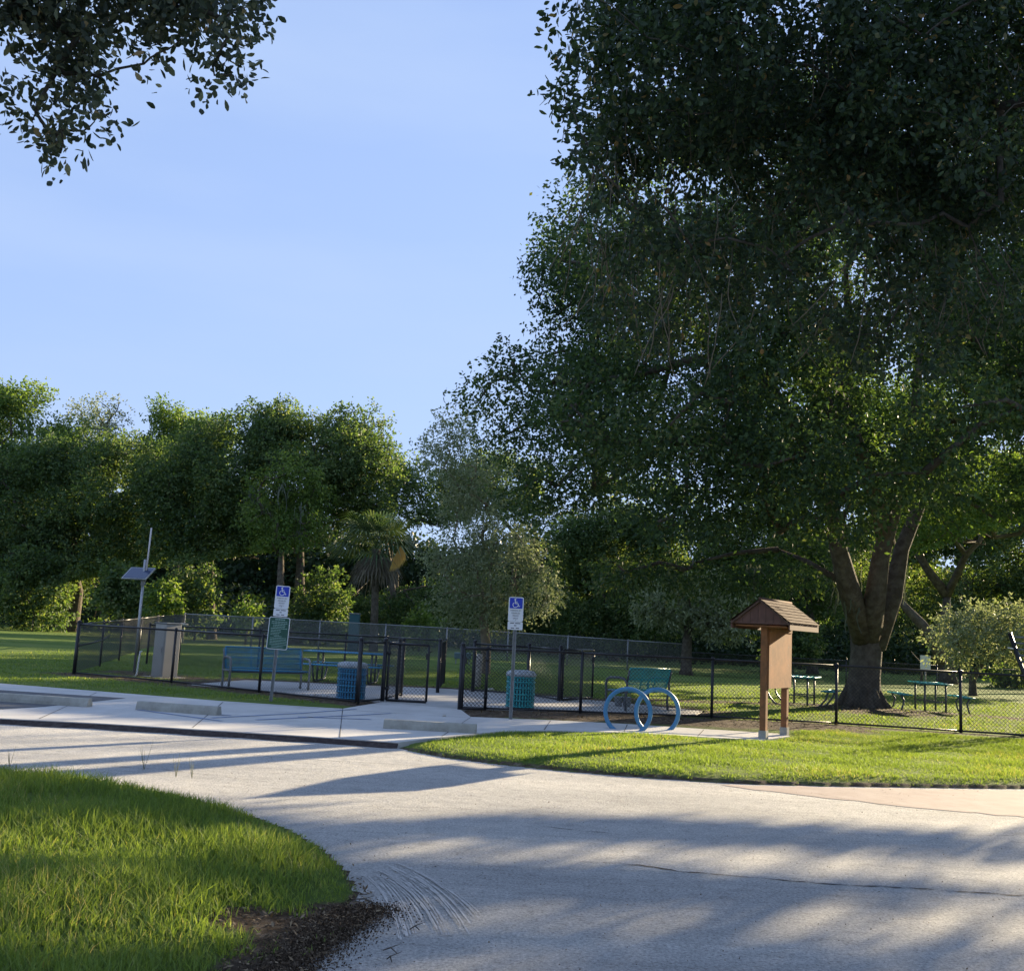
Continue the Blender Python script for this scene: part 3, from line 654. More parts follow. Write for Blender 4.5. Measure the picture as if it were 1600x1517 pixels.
NP = [(890, -220), (895, 60), (905, 110), (880, 130), (870, 160), (900, 180), (915, 210), (905, 250), (940, 290), (985, 310), (1040, 300), (1120, 330), (1230, 290), (1300, 330), (1430, 320), (1520, 400), (1700, 420), (1700, -220)]
near_tree('near oak with dark large leaved branches and hanging twigs filling the top right corner', (7.2, 6.2, 0), NP,
    215, 10.3, 2.0, .40, 330, 22, [(6.5, 7, 6, 1.1), (7.5, 6.5, 7, 1.2), (8.5, 7, 6.4, 1.2), (6, 8, 7.2, 1.1), (7.6, 8.2, 6.2, 1.2), (8.2, 5.2, 6.8, 1.1), (5.4, 8.6, 6.6, .9)], (6.9, 7, 7.4),
    droopers=[(890, 20, 8.4, .17), (893, 60, 8.4, .12), (890, 95, 8.4, .16), (880, 140, 8.4, .12), (862, 152, 8.4, .06), (872, 162, 8.4, .05), (885, 170, 8.4, .05), (905, 205, 8.4, .11), (900, 240, 8.4, .07), (898, 262, 8.4, .04), (930, 290, 8.5, .1), (925, 255, 8.5, .12), (905, -10, 8.4, .2)], vines=200, vpoly=NP)

# --- smaller trees in the park
def small(label, basepx, Yc, poly, n, r, leaf, per, ln, seed, trad, bark=BARKP, lean=0, Yr=None, group=None, inner=.5, wd=None, flatz=.8, name='small_tree'):
    R = np.random.default_rng(seed); g = G(*basepx); sc_ = g[1]
    bl = fill_poly(poly, n, g[1], Yr or 2.2, r, R)
    top = at(np.mean([p[0] for p in poly]), max(p[1] for p in poly)-25, g[1]); z0 = -.3 if g[1] > 33 else -.05
    tk = [((g[0], g[1], z0), trad*1.7), ((g[0], g[1], .15), trad*1.15), ((g[0]+lean*.5, g[1], top[2]*.5), trad), ((top[0]*.5+g[0]*.5+lean, g[1], top[2]), trad*.85)]
    return plant_tree(name, label, 'tree', (g[0], g[1], 0), tk, bl, leaf, per, ln, wd or ln*.5, r_base=trad*.7, bark=bark, seed=seed, lpt=7, spray=.2, group=group, inner=inner, flatz=flatz, minr=.012, cull=False)
small('slender silvery young tree on the lawn, pale airy conical crown left of the great oak', (757, 1055), 36,
    [(680, 640), (745, 625), (800, 690), (800, 800), (840, 850), (880, 900), (870, 960), (820, 985), (700, 985), (660, 950), (650, 880), (690, 820), (680, 750), (640, 680)], 130, .66, 'pale', 74, .12, 31, .17, inner=.45)
small('low round pale green tree on the far lawn left of the notice board', (1072, 1050), 50,
    [(975, 955), (1000, 920), (1040, 895), (1100, 890), (1150, 915), (1185, 955), (1175, 1000), (1130, 1005), (1080, 995), (1020, 985), (985, 975)], 46, 1.15, 'pale', 42, .2, 32, .25, bark=BARK, Yr=3)
small('small bushy grey green tree on the lawn at the right edge, thin trunk', (1520, 1086), 40,
    [(1455, 960), (1490, 935), (1560, 930), (1640, 950), (1680, 1000), (1650, 1050), (1560, 1060), (1490, 1050), (1450, 1010)], 40, .95, 'pale', 48, .16, 33, .13, bark=BARK, Yr=2.4)

# --- forest edge beyond the lawn
def forest_tree(label, poly, Yc, n, r, leaf, per, ln, seed, trunk_px, trad=.35, Yr=4, moss=0, group='forest trees beyond the back fence', holes=(), cull=True):
    R = np.random.default_rng(seed); bl = fill_poly(poly, int(n*1.25), Yc, Yr, r, R, holes=holes, rmin=.35)
    if not bl: return
    bx, tpx, tpy = trunk_px; base = at(bx, 1000, Yc); base[2] = 0; top = at(tpx, tpy, Yc)
    tk = [((base[0], base[1], -.4), trad*1.6), ((base[0], base[1], .3), trad*1.1), (tuple((base+top)/2+R.normal(0, .25, 3)*[1, 1, 0]), trad*.85), (tuple(top), trad*.45)]
    return plant_tree('forest_tree', label, 'tree', (base[0], base[1], 0), tk, bl, leaf, per, ln, ln*.55, r_base=trad*.75, seed=seed, lpt=7, spray=.34, group=group, cull=cull, moss=moss, mosslen=1.3, minr=.03, jit=.4)
FT = [
 ('tall light green tree, highest crown at the left edge of the forest', [(-120, 620), (-20, 590), (50, 570), (100, 630), (150, 670), (150, 760), (60, 820), (-120, 820)], 74, 70, 1.5, 'green', 62, 0.24, (30, 40, 830)),
 ('thin airy tree top rising between the two leftmost forest crowns', [(110, 630), (160, 615), (215, 620), (215, 690), (190, 760), (110, 770)], 78, 26, 1.1, 'pale', 37, 0.20, (160, 165, 760)),
 ('wide dark tree filling the left forest edge behind the solar pole', [(-120, 700), (60, 680), (180, 665), (270, 690), (290, 800), (270, 900), (150, 980), (-120, 980)], 68, 190, 1.5, 'forest', 62, 0.23, (110, 110, 860)),
 ('rounded bright green treetop behind the dark left forest edge', [(200, 690), (240, 625), (330, 622), (370, 700), (340, 790), (200, 790)], 80, 44, 1.5, 'green', 62, 0.24, (270, 270, 790)),
 ('dense dark tree above the grey cabinet', [(210, 730), (290, 670), (350, 640), (420, 670), (440, 790), (430, 900), (340, 985), (220, 985)], 66, 110, 1.4, 'forest', 62, 0.23, (330, 330, 850)),
 ('broad oak at the right end of the forest skyline, sky showing through its fork', [(340, 660), (390, 620), (460, 622), (520, 632), (580, 625), (625, 680), (630, 760), (590, 830), (500, 810), (450, 870), (370, 880), (350, 760)], 66, 130, 1.35, 'forest', 62, 0.22, (462, 470, 850)),
 ('light green foliage mass hanging in front of the forked oak', [(400, 710), (470, 690), (520, 780), (500, 860), (400, 910), (360, 830)], 62, 40, 1.2, 'green', 52, 0.20, (440, 440, 850)),
 ('low tree behind the palm at the right end of the forest', [(540, 760), (610, 715), (670, 720), (740, 780), (740, 900), (680, 1000), (540, 1000), (500, 860)], 72, 76, 1.3, 'forest', 62, 0.23, (620, 610, 880)),
 ('dark tree behind the silvery young tree', [(640, 790), (700, 720), (760, 700), (850, 720), (920, 820), (950, 960), (860, 1010), (680, 1010), (630, 940)], 76, 100, 1.6, 'forest', 62, 0.24, (780, 780, 930)),
 ('dark tree under the left edge of the great oak crown', [(850, 830), (960, 770), (1070, 820), (1110, 940), (1060, 1020), (880, 1010)], 72, 84, 1.5, 'forest', 62, 0.23, (960, 960, 930)),
 ('mossy tree seen below the great oak, left of its trunk', [(1060, 820), (1180, 770), (1310, 810), (1340, 920), (1300, 990), (1100, 990)], 66, 84, 1.4, 'forest', 58, 0.22, (1270, 1260, 930)),
 ('mossy tree seen below the great oak, right of its trunk', [(1380, 860), (1440, 790), (1540, 770), (1620, 840), (1620, 960), (1480, 1000), (1390, 960)], 60, 70, 1.3, 'green', 55, 0.21, (1480, 1480, 930)),
 ('tall dark tree far behind the great oak trunk, right of it', [(1370, 800), (1440, 700), (1600, 680), (1700, 780), (1700, 1000), (1400, 1010)], 86, 130, 1.7, 'forest', 60, .26, (1500, 1500, 900)),
 ('dark tree far behind the notice board filling the gap under the oak', [(1100, 860), (1160, 740), (1330, 740), (1400, 860), (1400, 1000), (1120, 1010)], 90, 110, 1.7, 'forest', 56, .27, (1240, 1240, 900)),
 ('dark tree far behind the teal bench between two lawn trees', [(860, 860), (920, 740), (1080, 740), (1130, 860), (1110, 1000), (880, 1010)], 88, 110, 1.7, 'forest', 56, .27, (1000, 1000, 900)),
 ('bright sunlit tree behind the great oak at the right edge', [(1330, 600), (1500, 480), (1640, 460), (1760, 560), (1760, 800), (1560, 900), (1350, 900)], 54, 160, 1.4, 'green', 58, 0.20, (1660, 1660, 850)),
 ('lit oak crown glimpsed through the great oak, centre right', [(1150, 560), (1260, 500), (1400, 520), (1430, 660), (1380, 780), (1230, 800), (1150, 700)], 62, 70, 1.5, 'green', 52, 0.22, (1340, 1320, 830)),
]
LIT_ALL = LIT
for i, q in enumerate(FT):
    lab, poly, Yc, n, r, leaf, per, ln, tpx = q
    if i in (12, 13, 14): LIT = [LIT_ALL[6]]
    else: LIT = LIT_ALL
    forest_tree(lab, poly, Yc, n, r, leaf, per, ln, 100+i, tpx, cull=i < 9 or i >= 11, trad=.42 if i in (5, 2, 11) else .3, moss=26 if i in (9, 10, 11) else (8 if i in (4, 5, 6, 8) else 0))
LIT = LIT_ALL
# leaning trunk right of the great oak
root = thing('leaning_tree', 'dark bare trunk leaning down to the left between mossy trees, right of the great oak', 'tree', tuple(at(1475, 1040, 52)*[1, 1, 0]))
b = MB(); b.tube([at(1475, 1040, 52), at(1460, 1000, 52), at(1440, 975, 52), at(1418, 952, 52), at(1395, 925, 52)], [.34, .3, .26, .2, .12], 9); b.build('trunk', BARK, root, world=True)

# shrubs along the foot of the forest
def shrub(label, px, py0, py1, w, Yc, leaf, seed, n=16, r=.7, ln=.24, per=60, name='shrub'):
    R = np.random.default_rng(seed); poly = [(px-w, py0), (px-w*.8, py1+20), (px-w*.3, py1), (px+w*.4, py1+6), (px+w, py1+30), (px+w, py0)]
    bl = fill_poly(poly, n, Yc, 1.5, r, R); 
    if not bl: bl = [(at(px, (py0+py1)/2, Yc), r)]
    base = at(px, py0, Yc); base[2] = 0
    tk = [((base[0], base[1], -.3), .07), ((base[0], base[1], .5), .06), ((base[0], base[1], 1.0), .05)]
    return plant_tree(name, label, 'shrub', (base[0], base[1], 0), tk, bl, leaf, per, ln, ln*.6, r_base=.05, seed=seed, lpt=7, spray=.25, group='shrubs along the forest edge', cull=seed in (208, 209))
shrub('sunlit bright green shrub beside the solar pole', 258, 985, 900, 28, 58, 'green', 201, 12, .7, per=70)
shrub('dark green shrub left of the solar pole', 190, 990, 880, 45, 60, 'forest', 202, 22, .9)
shrub('big dark shrub above the cabinet', 305, 985, 860, 40, 62, 'forest', 203, 20, .9)
shrub('small yellow green shrub left of the left parking sign', 385, 985, 925, 18, 58, 'green', 204, 8, .55, per=70)
shrub('dark shrub at the far left of the forest foot', 50, 985, 850, 60, 64, 'forest', 205, 30, 1.0)
shrub('dark shrub right of the green rules sign', 500, 1000, 880, 45, 64, 'forest', 206, 24, .95)
shrub('green shrub beside the silvery tree', 655, 1010, 940, 22, 62, 'green', 207, 10, .7)
shrub('leafy green shrub right of the great oak trunk', 1440, 1055, 990, 30, 54, 'green', 208, 12, .7)
shrub('pale green shrub at the right end of the back fence', 1570, 1075, 1020, 40, 58, 'green', 209, 12, .7)
shrub('dark shrub behind the notice board', 1230, 1040, 960, 50, 62, 'forest', 210, 20, .9)
# forest interior: one dark mass of leaves far behind, nobody could count it
R3 = np.random.default_rng(9)
nW = 250000
xw = R3.uniform(-88, 100, nW); yw = 104+R3.random(nW)**1.3*22+4*np.sin(xw*.13); zt = 11.5+1.2*np.sin(xw*.21)+.8*np.sin(xw*.53+1)+(yw-104)*.06; zw = R3.random(nW)**.9*zt*(.8+.2*np.sin(xw*.9+yw*.7))
CW = np.stack([xw, yw, zw], 1); V, F, rn = leaves(CW, unit(R3.normal(0, 1, (nW, 3))), .66, .44, R=R3)
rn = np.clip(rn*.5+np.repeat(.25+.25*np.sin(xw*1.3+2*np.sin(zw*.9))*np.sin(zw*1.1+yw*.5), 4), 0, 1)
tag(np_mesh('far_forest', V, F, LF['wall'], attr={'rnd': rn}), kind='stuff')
nW = 60000
xw = R3.uniform(-60, 60, nW); yw = 76+R3.random(nW)*22; zw = R3.random(nW)**1.2*(3.0+1.1*np.sin(xw*.5)+.6*np.sin(xw*1.7+yw))-.2
V, F, rn = leaves(np.stack([xw, yw, zw], 1), unit(R3.normal(0, 1, (nW, 3))), .38, .24, R=R3)
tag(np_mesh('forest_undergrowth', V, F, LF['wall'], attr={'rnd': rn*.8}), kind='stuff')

# --- palm
pb = at(585, 1000, 57); pb[2] = 0; pt = at(588, 858, 57)
palm = thing('cabbage_palm', 'fan palm with a skirt of dead fronds in front of the forest', 'palm', (pb[0], pb[1], 0))
b = MB(); b.tube([pb-[0, 0, .3], (pb+pt)/2, pt], [.26, .2, .24], 10); b.build('trunk', BARK, palm, world=True)
Rp = np.random.default_rng(3)
def fronds(n, elo, ehi, L_, droop, name, leaf):
    Vs = []; Fs = []; b_ = 0
    for k in range(n):
        az = Rp.uniform(0, 2*math.pi); el = math.radians(Rp.uniform(elo, ehi)); d = np.array([math.cos(az)*math.cos(el), math.sin(az)*math.cos(el), math.sin(el)])
        s = np.array([-math.sin(az), math.cos(az), 0]); u = np.cross(s, d)*-1; l = L_*Rp.uniform(.8, 1.15); hub = pt+d*l*.45
        Vs += [pt-s*.03, pt+s*.03, hub+s*.02, hub-s*.02]; Fs.append((b_, b_+1, b_+2, b_+3)); b_ += 4
        for j in range(19):
            a = (j-9)/9*1.75; q = d*math.cos(a)+s*math.sin(a); q = q/np.linalg.norm(q); ll = l*.62*(1-.25*abs(a)/1.75); w = np.cross(q, u)*.045
            mid = hub+q*ll*.6; tip = hub+q*ll+np.array([0, 0, -droop*ll])
            Vs += [hub, mid+w, tip, mid-w]; Fs.append((b_, b_+1, b_+2, b_+3)); b_ += 4
    Vs = np.array(Vs); rn = np.repeat(Rp.random(len(Vs)//4), 4); np_mesh(name, Vs, np.array(Fs), LF[leaf], palm, {'rnd': rn}, off=palm.location)
fronds(40, -15, 85, 2.9, .35, 'fronds', 'palm'); fronds(18, -78, -35, 2.3, .3, 'dead_fronds', 'deadpalm')
Rp = np.random.default_rng(1)
Vs = []; 
q0 = at(626, 852, 55.2)
for j in range(14):
    a = (j-7)/7*.5; tip = q0+np.array([1.0*math.sin(a), -.5, -1.7*math.cos(a)+.05*j]); Vs += [q0, (q0+tip)/2+[.09, 0, 0], tip, (q0+tip)/2-[.09, 0, 0]]
np_mesh('yellow_frond', np.array(Vs), np.arange(len(Vs)).reshape(-1, 4), LF['yellow'], palm, {'rnd': np.repeat(rng.random(len(Vs)//4), 4)}, off=palm.location)

# --- trees outside the view on the right, whose shade falls across the road
def shade_tree(label, s, u, zlo, zhi, rad, seed, n=60):
    R = np.random.default_rng(seed); c = SXY*u+np.array([SXY[1], -SXY[0]])*s; bl = []
    while len(bl) < n:
        q = R.uniform(-1, 1, 3)
        if q@q > 1: continue
        bl.append((np.array([c[0]+q[0]*rad, c[1]+q[1]*rad, (zlo+zhi)/2+q[2]*(zhi-zlo)/2]), 1.3*R.uniform(.8, 1.2)))
    bl = [q for q in bl if proj(q[0])[0][0] > 1600+q[1]*1600/max(2, q[0][1])]
    tk = [((c[0], c[1], -.2), .6), ((c[0], c[1], .5), .45), ((c[0], c[1], zlo*.8), .4)]
    return plant_tree('oak_tree', label, 'tree', (c[0], c[1], 0), tk, bl, 'oak', 80, .22, .13, r_base=.07, seed=seed, lpt=7, spray=.35, group='oaks outside the view that shade the road')
for i, (s, u, z0_, z1_, rad) in enumerate([(4, 31, 4.2, 10, 5.0), (6, 47, 6, 15, 6.5), (12, 38, 5, 13, 6.5), (-2.5, 40, 5.6, 14, 5.5)]):
    shade_tree(['low spreading oak right of the agility ramp, just outside the view', 'tall oak behind the low spreading oak at the far right', 'oak nearest the road on the far right verge', 'dense oak between the spreading oak and the back fence at the right'][i], s, u, z0_, z1_, rad, 300+i)

# ------------------------------------------------------------------ fences
def chain(mb, p0, p1, z0, z1, r=.0028, cell=.075):
    p0 = np.array(p0, float); p1 = np.array(p1, float); Lf = np.hypot(*(p1-p0)); d = (p1-p0)/Lf; H_ = z1-z0; nrm = np.array([-d[1], d[0]])
    V = []; F = []; b_ = 0
    for sgn in (1, -1):
        for k in range(int(-H_/cell)-1, int(Lf/cell)+int(H_/cell)+2):
            s0 = k*cell; s1 = s0+H_; a0, a1 = z0, z1
            if s1 < 0 or s0 > Lf: continue
            if s0 < 0: a0 = z0-s0; s0 = 0
            if s1 > Lf: a1 = z1-(s1-Lf); s1 = Lf
            if a1 <= a0+.01: continue
            if sgn < 0: s0, s1 = Lf-s0, Lf-s1
            P = [np.array([*(p0+d*s), z]) for s, z in ((s0, a0), (s1, a1))]; t = unit(P[1]-P[0]); n3 = np.array([nrm[0], nrm[1], 0]); w3 = np.cross(t, n3)
            for q in P: V += [q+n3*r, q+w3*r-n3*r*.5, q-w3*r-n3*r*.5]
            F += [(b_, b_+1, b_+4, b_+3), (b_+1, b_+2, b_+5, b_+4), (b_+2, b_, b_+3, b_+5)]; b_ += 6
    mb.add(V, F)
def fence(name, label, pts, h, m, group=None, pr=.03, thick=(), z0=None, r=.0028, rail=True, bottom=True, cell=.075, cat='fence', zs=None, wirem=None):
    zs = zs or [.06]*len(pts)
    root = thing(name, label, cat, (pts[0][0], pts[0][1], 0), 0, group)
    for i, p in enumerate(pts):
        R_p = pr*1.45 if i in thick else pr
        b = MB(); b.tube([(p[0], p[1], zs[i]-.3), (p[0], p[1], zs[i]+h+(.04 if i in thick else 0))], R_p, 10)
        b.lathe([(R_p*1.15, 0), (R_p*1.15, .015), (R_p*.9, .03), (R_p*.3, .045), (0, .047)], (p[0], p[1], zs[i]+h+(.04 if i in thick else 0)-.005), 10); b.build('post', m, root, world=True)
    b = MB()
    for i in range(len(pts)-1): b.tube([(*pts[i], zs[i]+h-.02), (*pts[i+1], zs[i+1]+h-.02)], pr*.75, 8)
    b.build('top_rail', m, root, world=True)
    if bottom:
        b = MB()
        for i in range(len(pts)-1): b.tube([(*pts[i], zs[i]+.05), (*pts[i+1], zs[i+1]+.05)], pr*.62, 8)
        b.build('bottom_rail', m, root, world=True)
    b = MB()
    for i in range(len(pts)-1): chain(b, pts[i], pts[i+1], (zs[i]+zs[i+1])/2+.04, (zs[i]+zs[i+1])/2+h-.03, r, cell)
    b.build('chain_link_mesh', wirem or m, root, world=True)
    return root
HF = 1.19
FL0 = (-10.05, 24.5); FL = [FL0, (-7.33, 23.16), (-5.0, 21.55), (-2.75, 20.0)]
fence('chain_link_fence', 'black chain link fence in front of the benches, left of the open gate', FL, HF, BLACK, thick=(0, 3), group='black dog park fences')
FR = [(-.78, 19.86), (-.3, 19.95), (1.55, 20.35), (4.2, 20.8), (6.67, 20.75), (8.95, 20.3), (11.5, 19.8), (14, 19.3)]
fence('chain_link_fence', 'long black chain link fence right of the gate, running behind bike rack and notice board', FR, HF, BLACK, thick=(0,), group='black dog park fences')
side = [FL0, (-10.9, 28.2), (-11.8, 32), (-12.8, 36.5), (-13.9, 41.5), (-15, 47), (-16.4, 53)]
sf = fence('chain_link_fence', 'black chain link side fence with a mid brace, running back from the left corner', side, HF, BLACK, group='black dog park fences', zs=[.06, .1, .14, .2, .28, .34, .4], bottom=False)
b = MB(); b.tube([(*FL0, .72), (-10.9, 28.2, .78), (-11.2, 29.5, .9)], .022, 8); b.build('brace', BLACK, sf, world=True)
backp = [(-16.4, 53), (-13, 53.4), (-9.6, 53.8), (-6.2, 54), (-3, 54), (0.2, 53.8), (3.3, 53.6), (6.4, 53.5), (9.3, 53.2)]
fence('chain_link_fence', 'tall galvanized grey chain link fence along the back of the lawn', backp, 1.62, GALVD, pr=.04, zs=[.0, .0, -.02, -.03, -.05, -.10, -.15, -.21, -.25], r=.0045, cell=.075, bottom=False)
backr = [(9.3, 53.2), (13, 52.4), (17, 51.4), (21, 50.2), (25, 49), (29, 48)]
fence('chain_link_fence', 'low black chain link fence across the back right of the lawn', backr, 1.22, BLACK, zs=[-.25]*6, group='black dog park fences', r=.004)
# park divider and the gate vestibule
fence('chain_link_fence', 'black chain link divider behind the blue bench and picnic table', [(-10.6, 31), (-7.2, 30.6), (-4.6, 30.2), (-3.4, 30), (-1.6, 28.6), (-1.5, 24.45)], HF, BLACK, thick=(5,), group='black dog park fences', bottom=False)
fence('chain_link_fence', 'short black fence panel linking the outer gate post to the inner path', [(-2.75, 20.0), (-2.38, 20.93), (-2.2, 22.79)], HF, BLACK, thick=(1, 2), group='black dog park fences')
fence('chain_link_fence', 'black inner fence behind the right trash can', [(-.71, 25.57), (.62, 25.1), (1.31, 23.71)], HF, BLACK, thick=(0, 1, 2), group='black dog park fences')
def gate(label, a, c, zb=.1, h=1.12):
    root = thing('gate', label, 'gate', (a[0], a[1], 0), 0, 'black chain link gates')
    b = MB(); P = [(a[0], a[1], zb), (c[0], c[1], zb), (c[0], c[1], zb+h), (a[0], a[1], zb+h)]
    for i in range(4): b.tube([P[i], P[(i+1) % 4]], .024, 8)
    b.build('frame', BLACK, root, world=True)
    b = MB(); chain(b, a, c, zb+.02, zb+h-.02); b.build('chain_link_mesh', BLACK, root, world=True)
    b = MB(); d = unit(np.array([c[0]-a[0], c[1]-a[1]])); q = np.array(c)-d*.02; b.box((q[0], q[1], zb+h*.8), (.07, .05, .12)); b.tube([(q[0], q[1], zb+h*.86), (q[0]+d[0]*.09, q[1]+d[1]*.09, zb+h*.9)], .012, 6); b.build('latch', BLACK, root, world=True)
    for z in (.2, .9):
        b = MB(); b.lathe([(.034, 0), (.04, .01), (.04, .05), (.034, .06)], (a[0], a[1], zb+z), 10); b.build('hinge', BLACK, root, world=True)
gate('open outer gate left of the entrance path, swung out over the pavement', (-2.3, 20.93), (-1.5, 20.9))
gate('outer gate leaf just right of the entrance opening', (-.3, 19.95-.06), (-.74, 19.80))
gate('inner gate leaf behind the right trash can, beside the rack', (1.38, 23.75), (2.19, 25.2))
# extra fence post between gate leaves
root = thing('fence_post', 'single black post standing at the left edge of the entrance opening', 'post', (-2.1, 20.97, 0)); b = MB(); b.tube([(0, 0, -.2), (0, 0, 1.3)], .035, 10); b.lathe([(.04, 0), (.04, .015), (.03, .03), (0, .045)], (0, 0, 1.295), 10); b.build('post', BLACK, root)

# ------------------------------------------------------------------ furniture
def panel(mb, o, ax, ay, w, d, nx_, ny_, rr=.010, rim=.016, bar=None):
    """coated expanded metal: rim tube with diagonal strands"""
    o, ax, ay = Vector(o), Vector(ax), Vector(ay); c = [o, o+ax*w, o+ax*w+ay*d, o+ay*d]
    for i in range(4): mb.tube([c[i], c[(i+1) % 4]], rim, 8)
    n = ax.cross(ay).normalized()
    for i in range(nx_+1):
        for sgn in (1, -1):
            # zig-zag strand along ay
            pts = []
            x = w*i/nx_
            for k in range(ny_+1):
                pts.append(o+ax*min(w, max(0, x+sgn*(w/nx_*.48)*(1 if k % 2 else -1)))+ay*(d*k/ny_))
            V = []; F = []
            for p in pts: V += [tuple(p-ax*rr), tuple(p+ax*rr), tuple(p+ax*rr-n*rr), tuple(p-ax*rr-n*rr)]
            for k in range(len(pts)-1):
                for e in range(4): F.append((k*4+e, k*4+(e+1) % 4, k*4+4+(e+1) % 4, k*4+4+e))
            mb.add(V, F)
    for i in range(1, 4):
        p = o+ay*d*i/4; mb.tube([p, p+ax*w], .009, 5)
def bench(label, loc, rz, m, W=1.75):
    root = thing('bench', label, 'bench', loc, rz, 'perforated steel benches')
    b = MB(); panel(b, (-W/2, -.22, .44), (1, 0, 0), (0, 1, -.03), W, .46, 24, 9, .008); b.build('seat', m, root)
    b = MB(); panel(b, (-W/2, .25, .47), (1, 0, 0), Vector((0, .25, .97)).normalized(), W, .46, 24, 9, .008)
    for x in (-W/6, W/6): b.tube([(x, .25, .45), (x, .37, .93)], .012, 6)
    b.build('backrest', m, root)
    for s in (-1, 1):
        x = s*(W/2+.03); b = MB()
        pts = [(x, -.24, .0), (x, -.26, .35), (x, -.27, .58), (x, -.24, .66), (x, -.16, .70), (x, .1, .71), (x, .24, .69), (x, .31, .62), (x, .32, .5), (x, .27, .25), (x, .30, 0)]
        b.tube(pts, .026, 10); b.tube([(x, -.26, .43), (x, .27, .42)], .02, 8); b.tube([(x, .31, .62), (x, .37, .88)], .02, 8)
        for y in (-.24, .30): b.box((x, y, .008), (.1, .1, .016))
        b.build('arm_frame', GALVD if m is BLUE else TUBE, root)
    b = MB(); b.tube([(-W/2, 0, .40), (W/2, 0, .40)], .02, 8); b.build('stretcher', TUBE, root)
    return root
bench('light blue perforated bench behind the fence between cabinet and left sign', (-5.15, 22.8, PH*.4), math.radians(30), BLUE, 1.7)
bench('teal bench behind the blue bike rack seen from behind', (2.88, 22.2, PH*.5), math.radians(222), TEAL, 1.3)
def ptable(label, loc, rz, m, W=1.8, seatW=None, off=.78, top=.76, straight=False):
    root = thing('picnic_table', label, 'picnic table', loc, rz, 'coated steel picnic tables'); seatW = seatW or W
    b = MB(); panel(b, (-W/2, -.38, top), (1, 0, 0), (0, 1, 0), W, .76, 34, 14); b.build('table_top', m, root)
    for s in (-1, 1):
        b = MB(); panel(b, (-seatW/2, s*off-.14, .45), (1, 0, 0), (0, 1, 0), seatW, .28, 34, 6); b.build('seat', m, root)
        for x in (-W*.33, W*.33):
            b = MB(); b.tube([(x, s*(off+.08), .43), (x, s*(off-.0), .3), (x, s*(off+.04), .12), (x, s*(off+.1), .0)] if straight else [(x, s*off, .43), (x, s*(off-.06), .25), (x, s*(off-.2), .08), (x, s*.5, .03), (x, 0, .03)], .024, 8)
            b.tube([(x, s*(off-.1), .43), (x, s*(off+.1), .43)], .02, 6); b.build('seat_support', TUBE, root)
    for x in (-W*.33, W*.33):
        for y in (-.26, .26):
            b = MB(); b.tube([(x, y, 0), (x, y, top-.01)], .027, 8); b.build('leg', TUBE, root)
        for zz, yy in ((.3, .26), (top-.03, .3)):
            b = MB(); b.tube([(x, -yy, zz), (x, yy, zz)], .018, 6); b.build('crossbar', TUBE, root)
    return root
ptable('long blue picnic table behind the left trash can', (-4.0, 26.7, .07), math.radians(-4), BLUE, 2.1)
ptable('teal picnic table left of the great oak trunk, partly behind the notice board', (7.75, 27.0, .03), math.radians(62), TEAL, 1.3)
ptable('teal picnic table right of the great oak trunk, end on, with separate seats', (11.2, 27.2, .03), math.radians(84), TEAL, 1.3, straight=True)

def trash_can(label, loc, m, rz=0):
    root = thing('trash_can', label, 'trash can', loc, rz, 'perforated steel trash cans'); Rr = .285; H_ = .62
    b = MB()
    for k in range(30):
        a0 = 2*math.pi*k/30; a1 = 2*math.pi*(k+.52)/30; V = []
        for r in (Rr, Rr-.006):
            for a in (a0, a1): V += [(r*math.cos(a), r*math.sin(a), .03), (r*math.cos(a), r*math.sin(a), H_)]
        b.add(V, [(0, 2, 3, 1), (4, 5, 7, 6), (0, 1, 5, 4), (2, 6, 7, 3)])
    for z in (.03, .15, .27, .39, .51, H_-.02): b.tube([(Rr*1.005*math.cos(2*math.pi*i/28), Rr*1.005*math.sin(2*math.pi*i/28), z) for i in range(28)], .014, 6, closed=True)
    for z in np.arange(.07, H_, .07): b.tube([(Rr*.995*math.cos(2*math.pi*i/28), Rr*.995*math.sin(2*math.pi*i/28), float(z)) for i in range(28)], .005, 4, closed=True)
    b.build('basket', m, root)
    b = MB(); b.lathe([(0, .03), (.255, .03), (.255, H_-.01)], n=28); b.build('liner', mat('dark_liner', (.02, .05, .08), .6), root)
    b = MB(); b.lathe([(.30, 0), (.31, .02), (.305, .06), (.27, .10), (.17, .12), (.14, .12), (.13, .10), (.13, .02)], (0, 0, H_), 28); b.build('lid', LIDM, root)
    b = MB(); b.tube([(.1, .0, 0), (.1, 0, .05)], .02, 6); b.tube([(-.1, .0, 0), (-.1, 0, .05)], .02, 6); b.build('foot', TUBE, root)
trash_can('dark blue ribbed trash can with grey lid, left of the open gate', (-3.02, 20.95, PH+.01), BLUE)
trash_can('teal ribbed trash can with grey lid, behind the right parking sign', (.38, 20.98, PH+.01), TEAL)

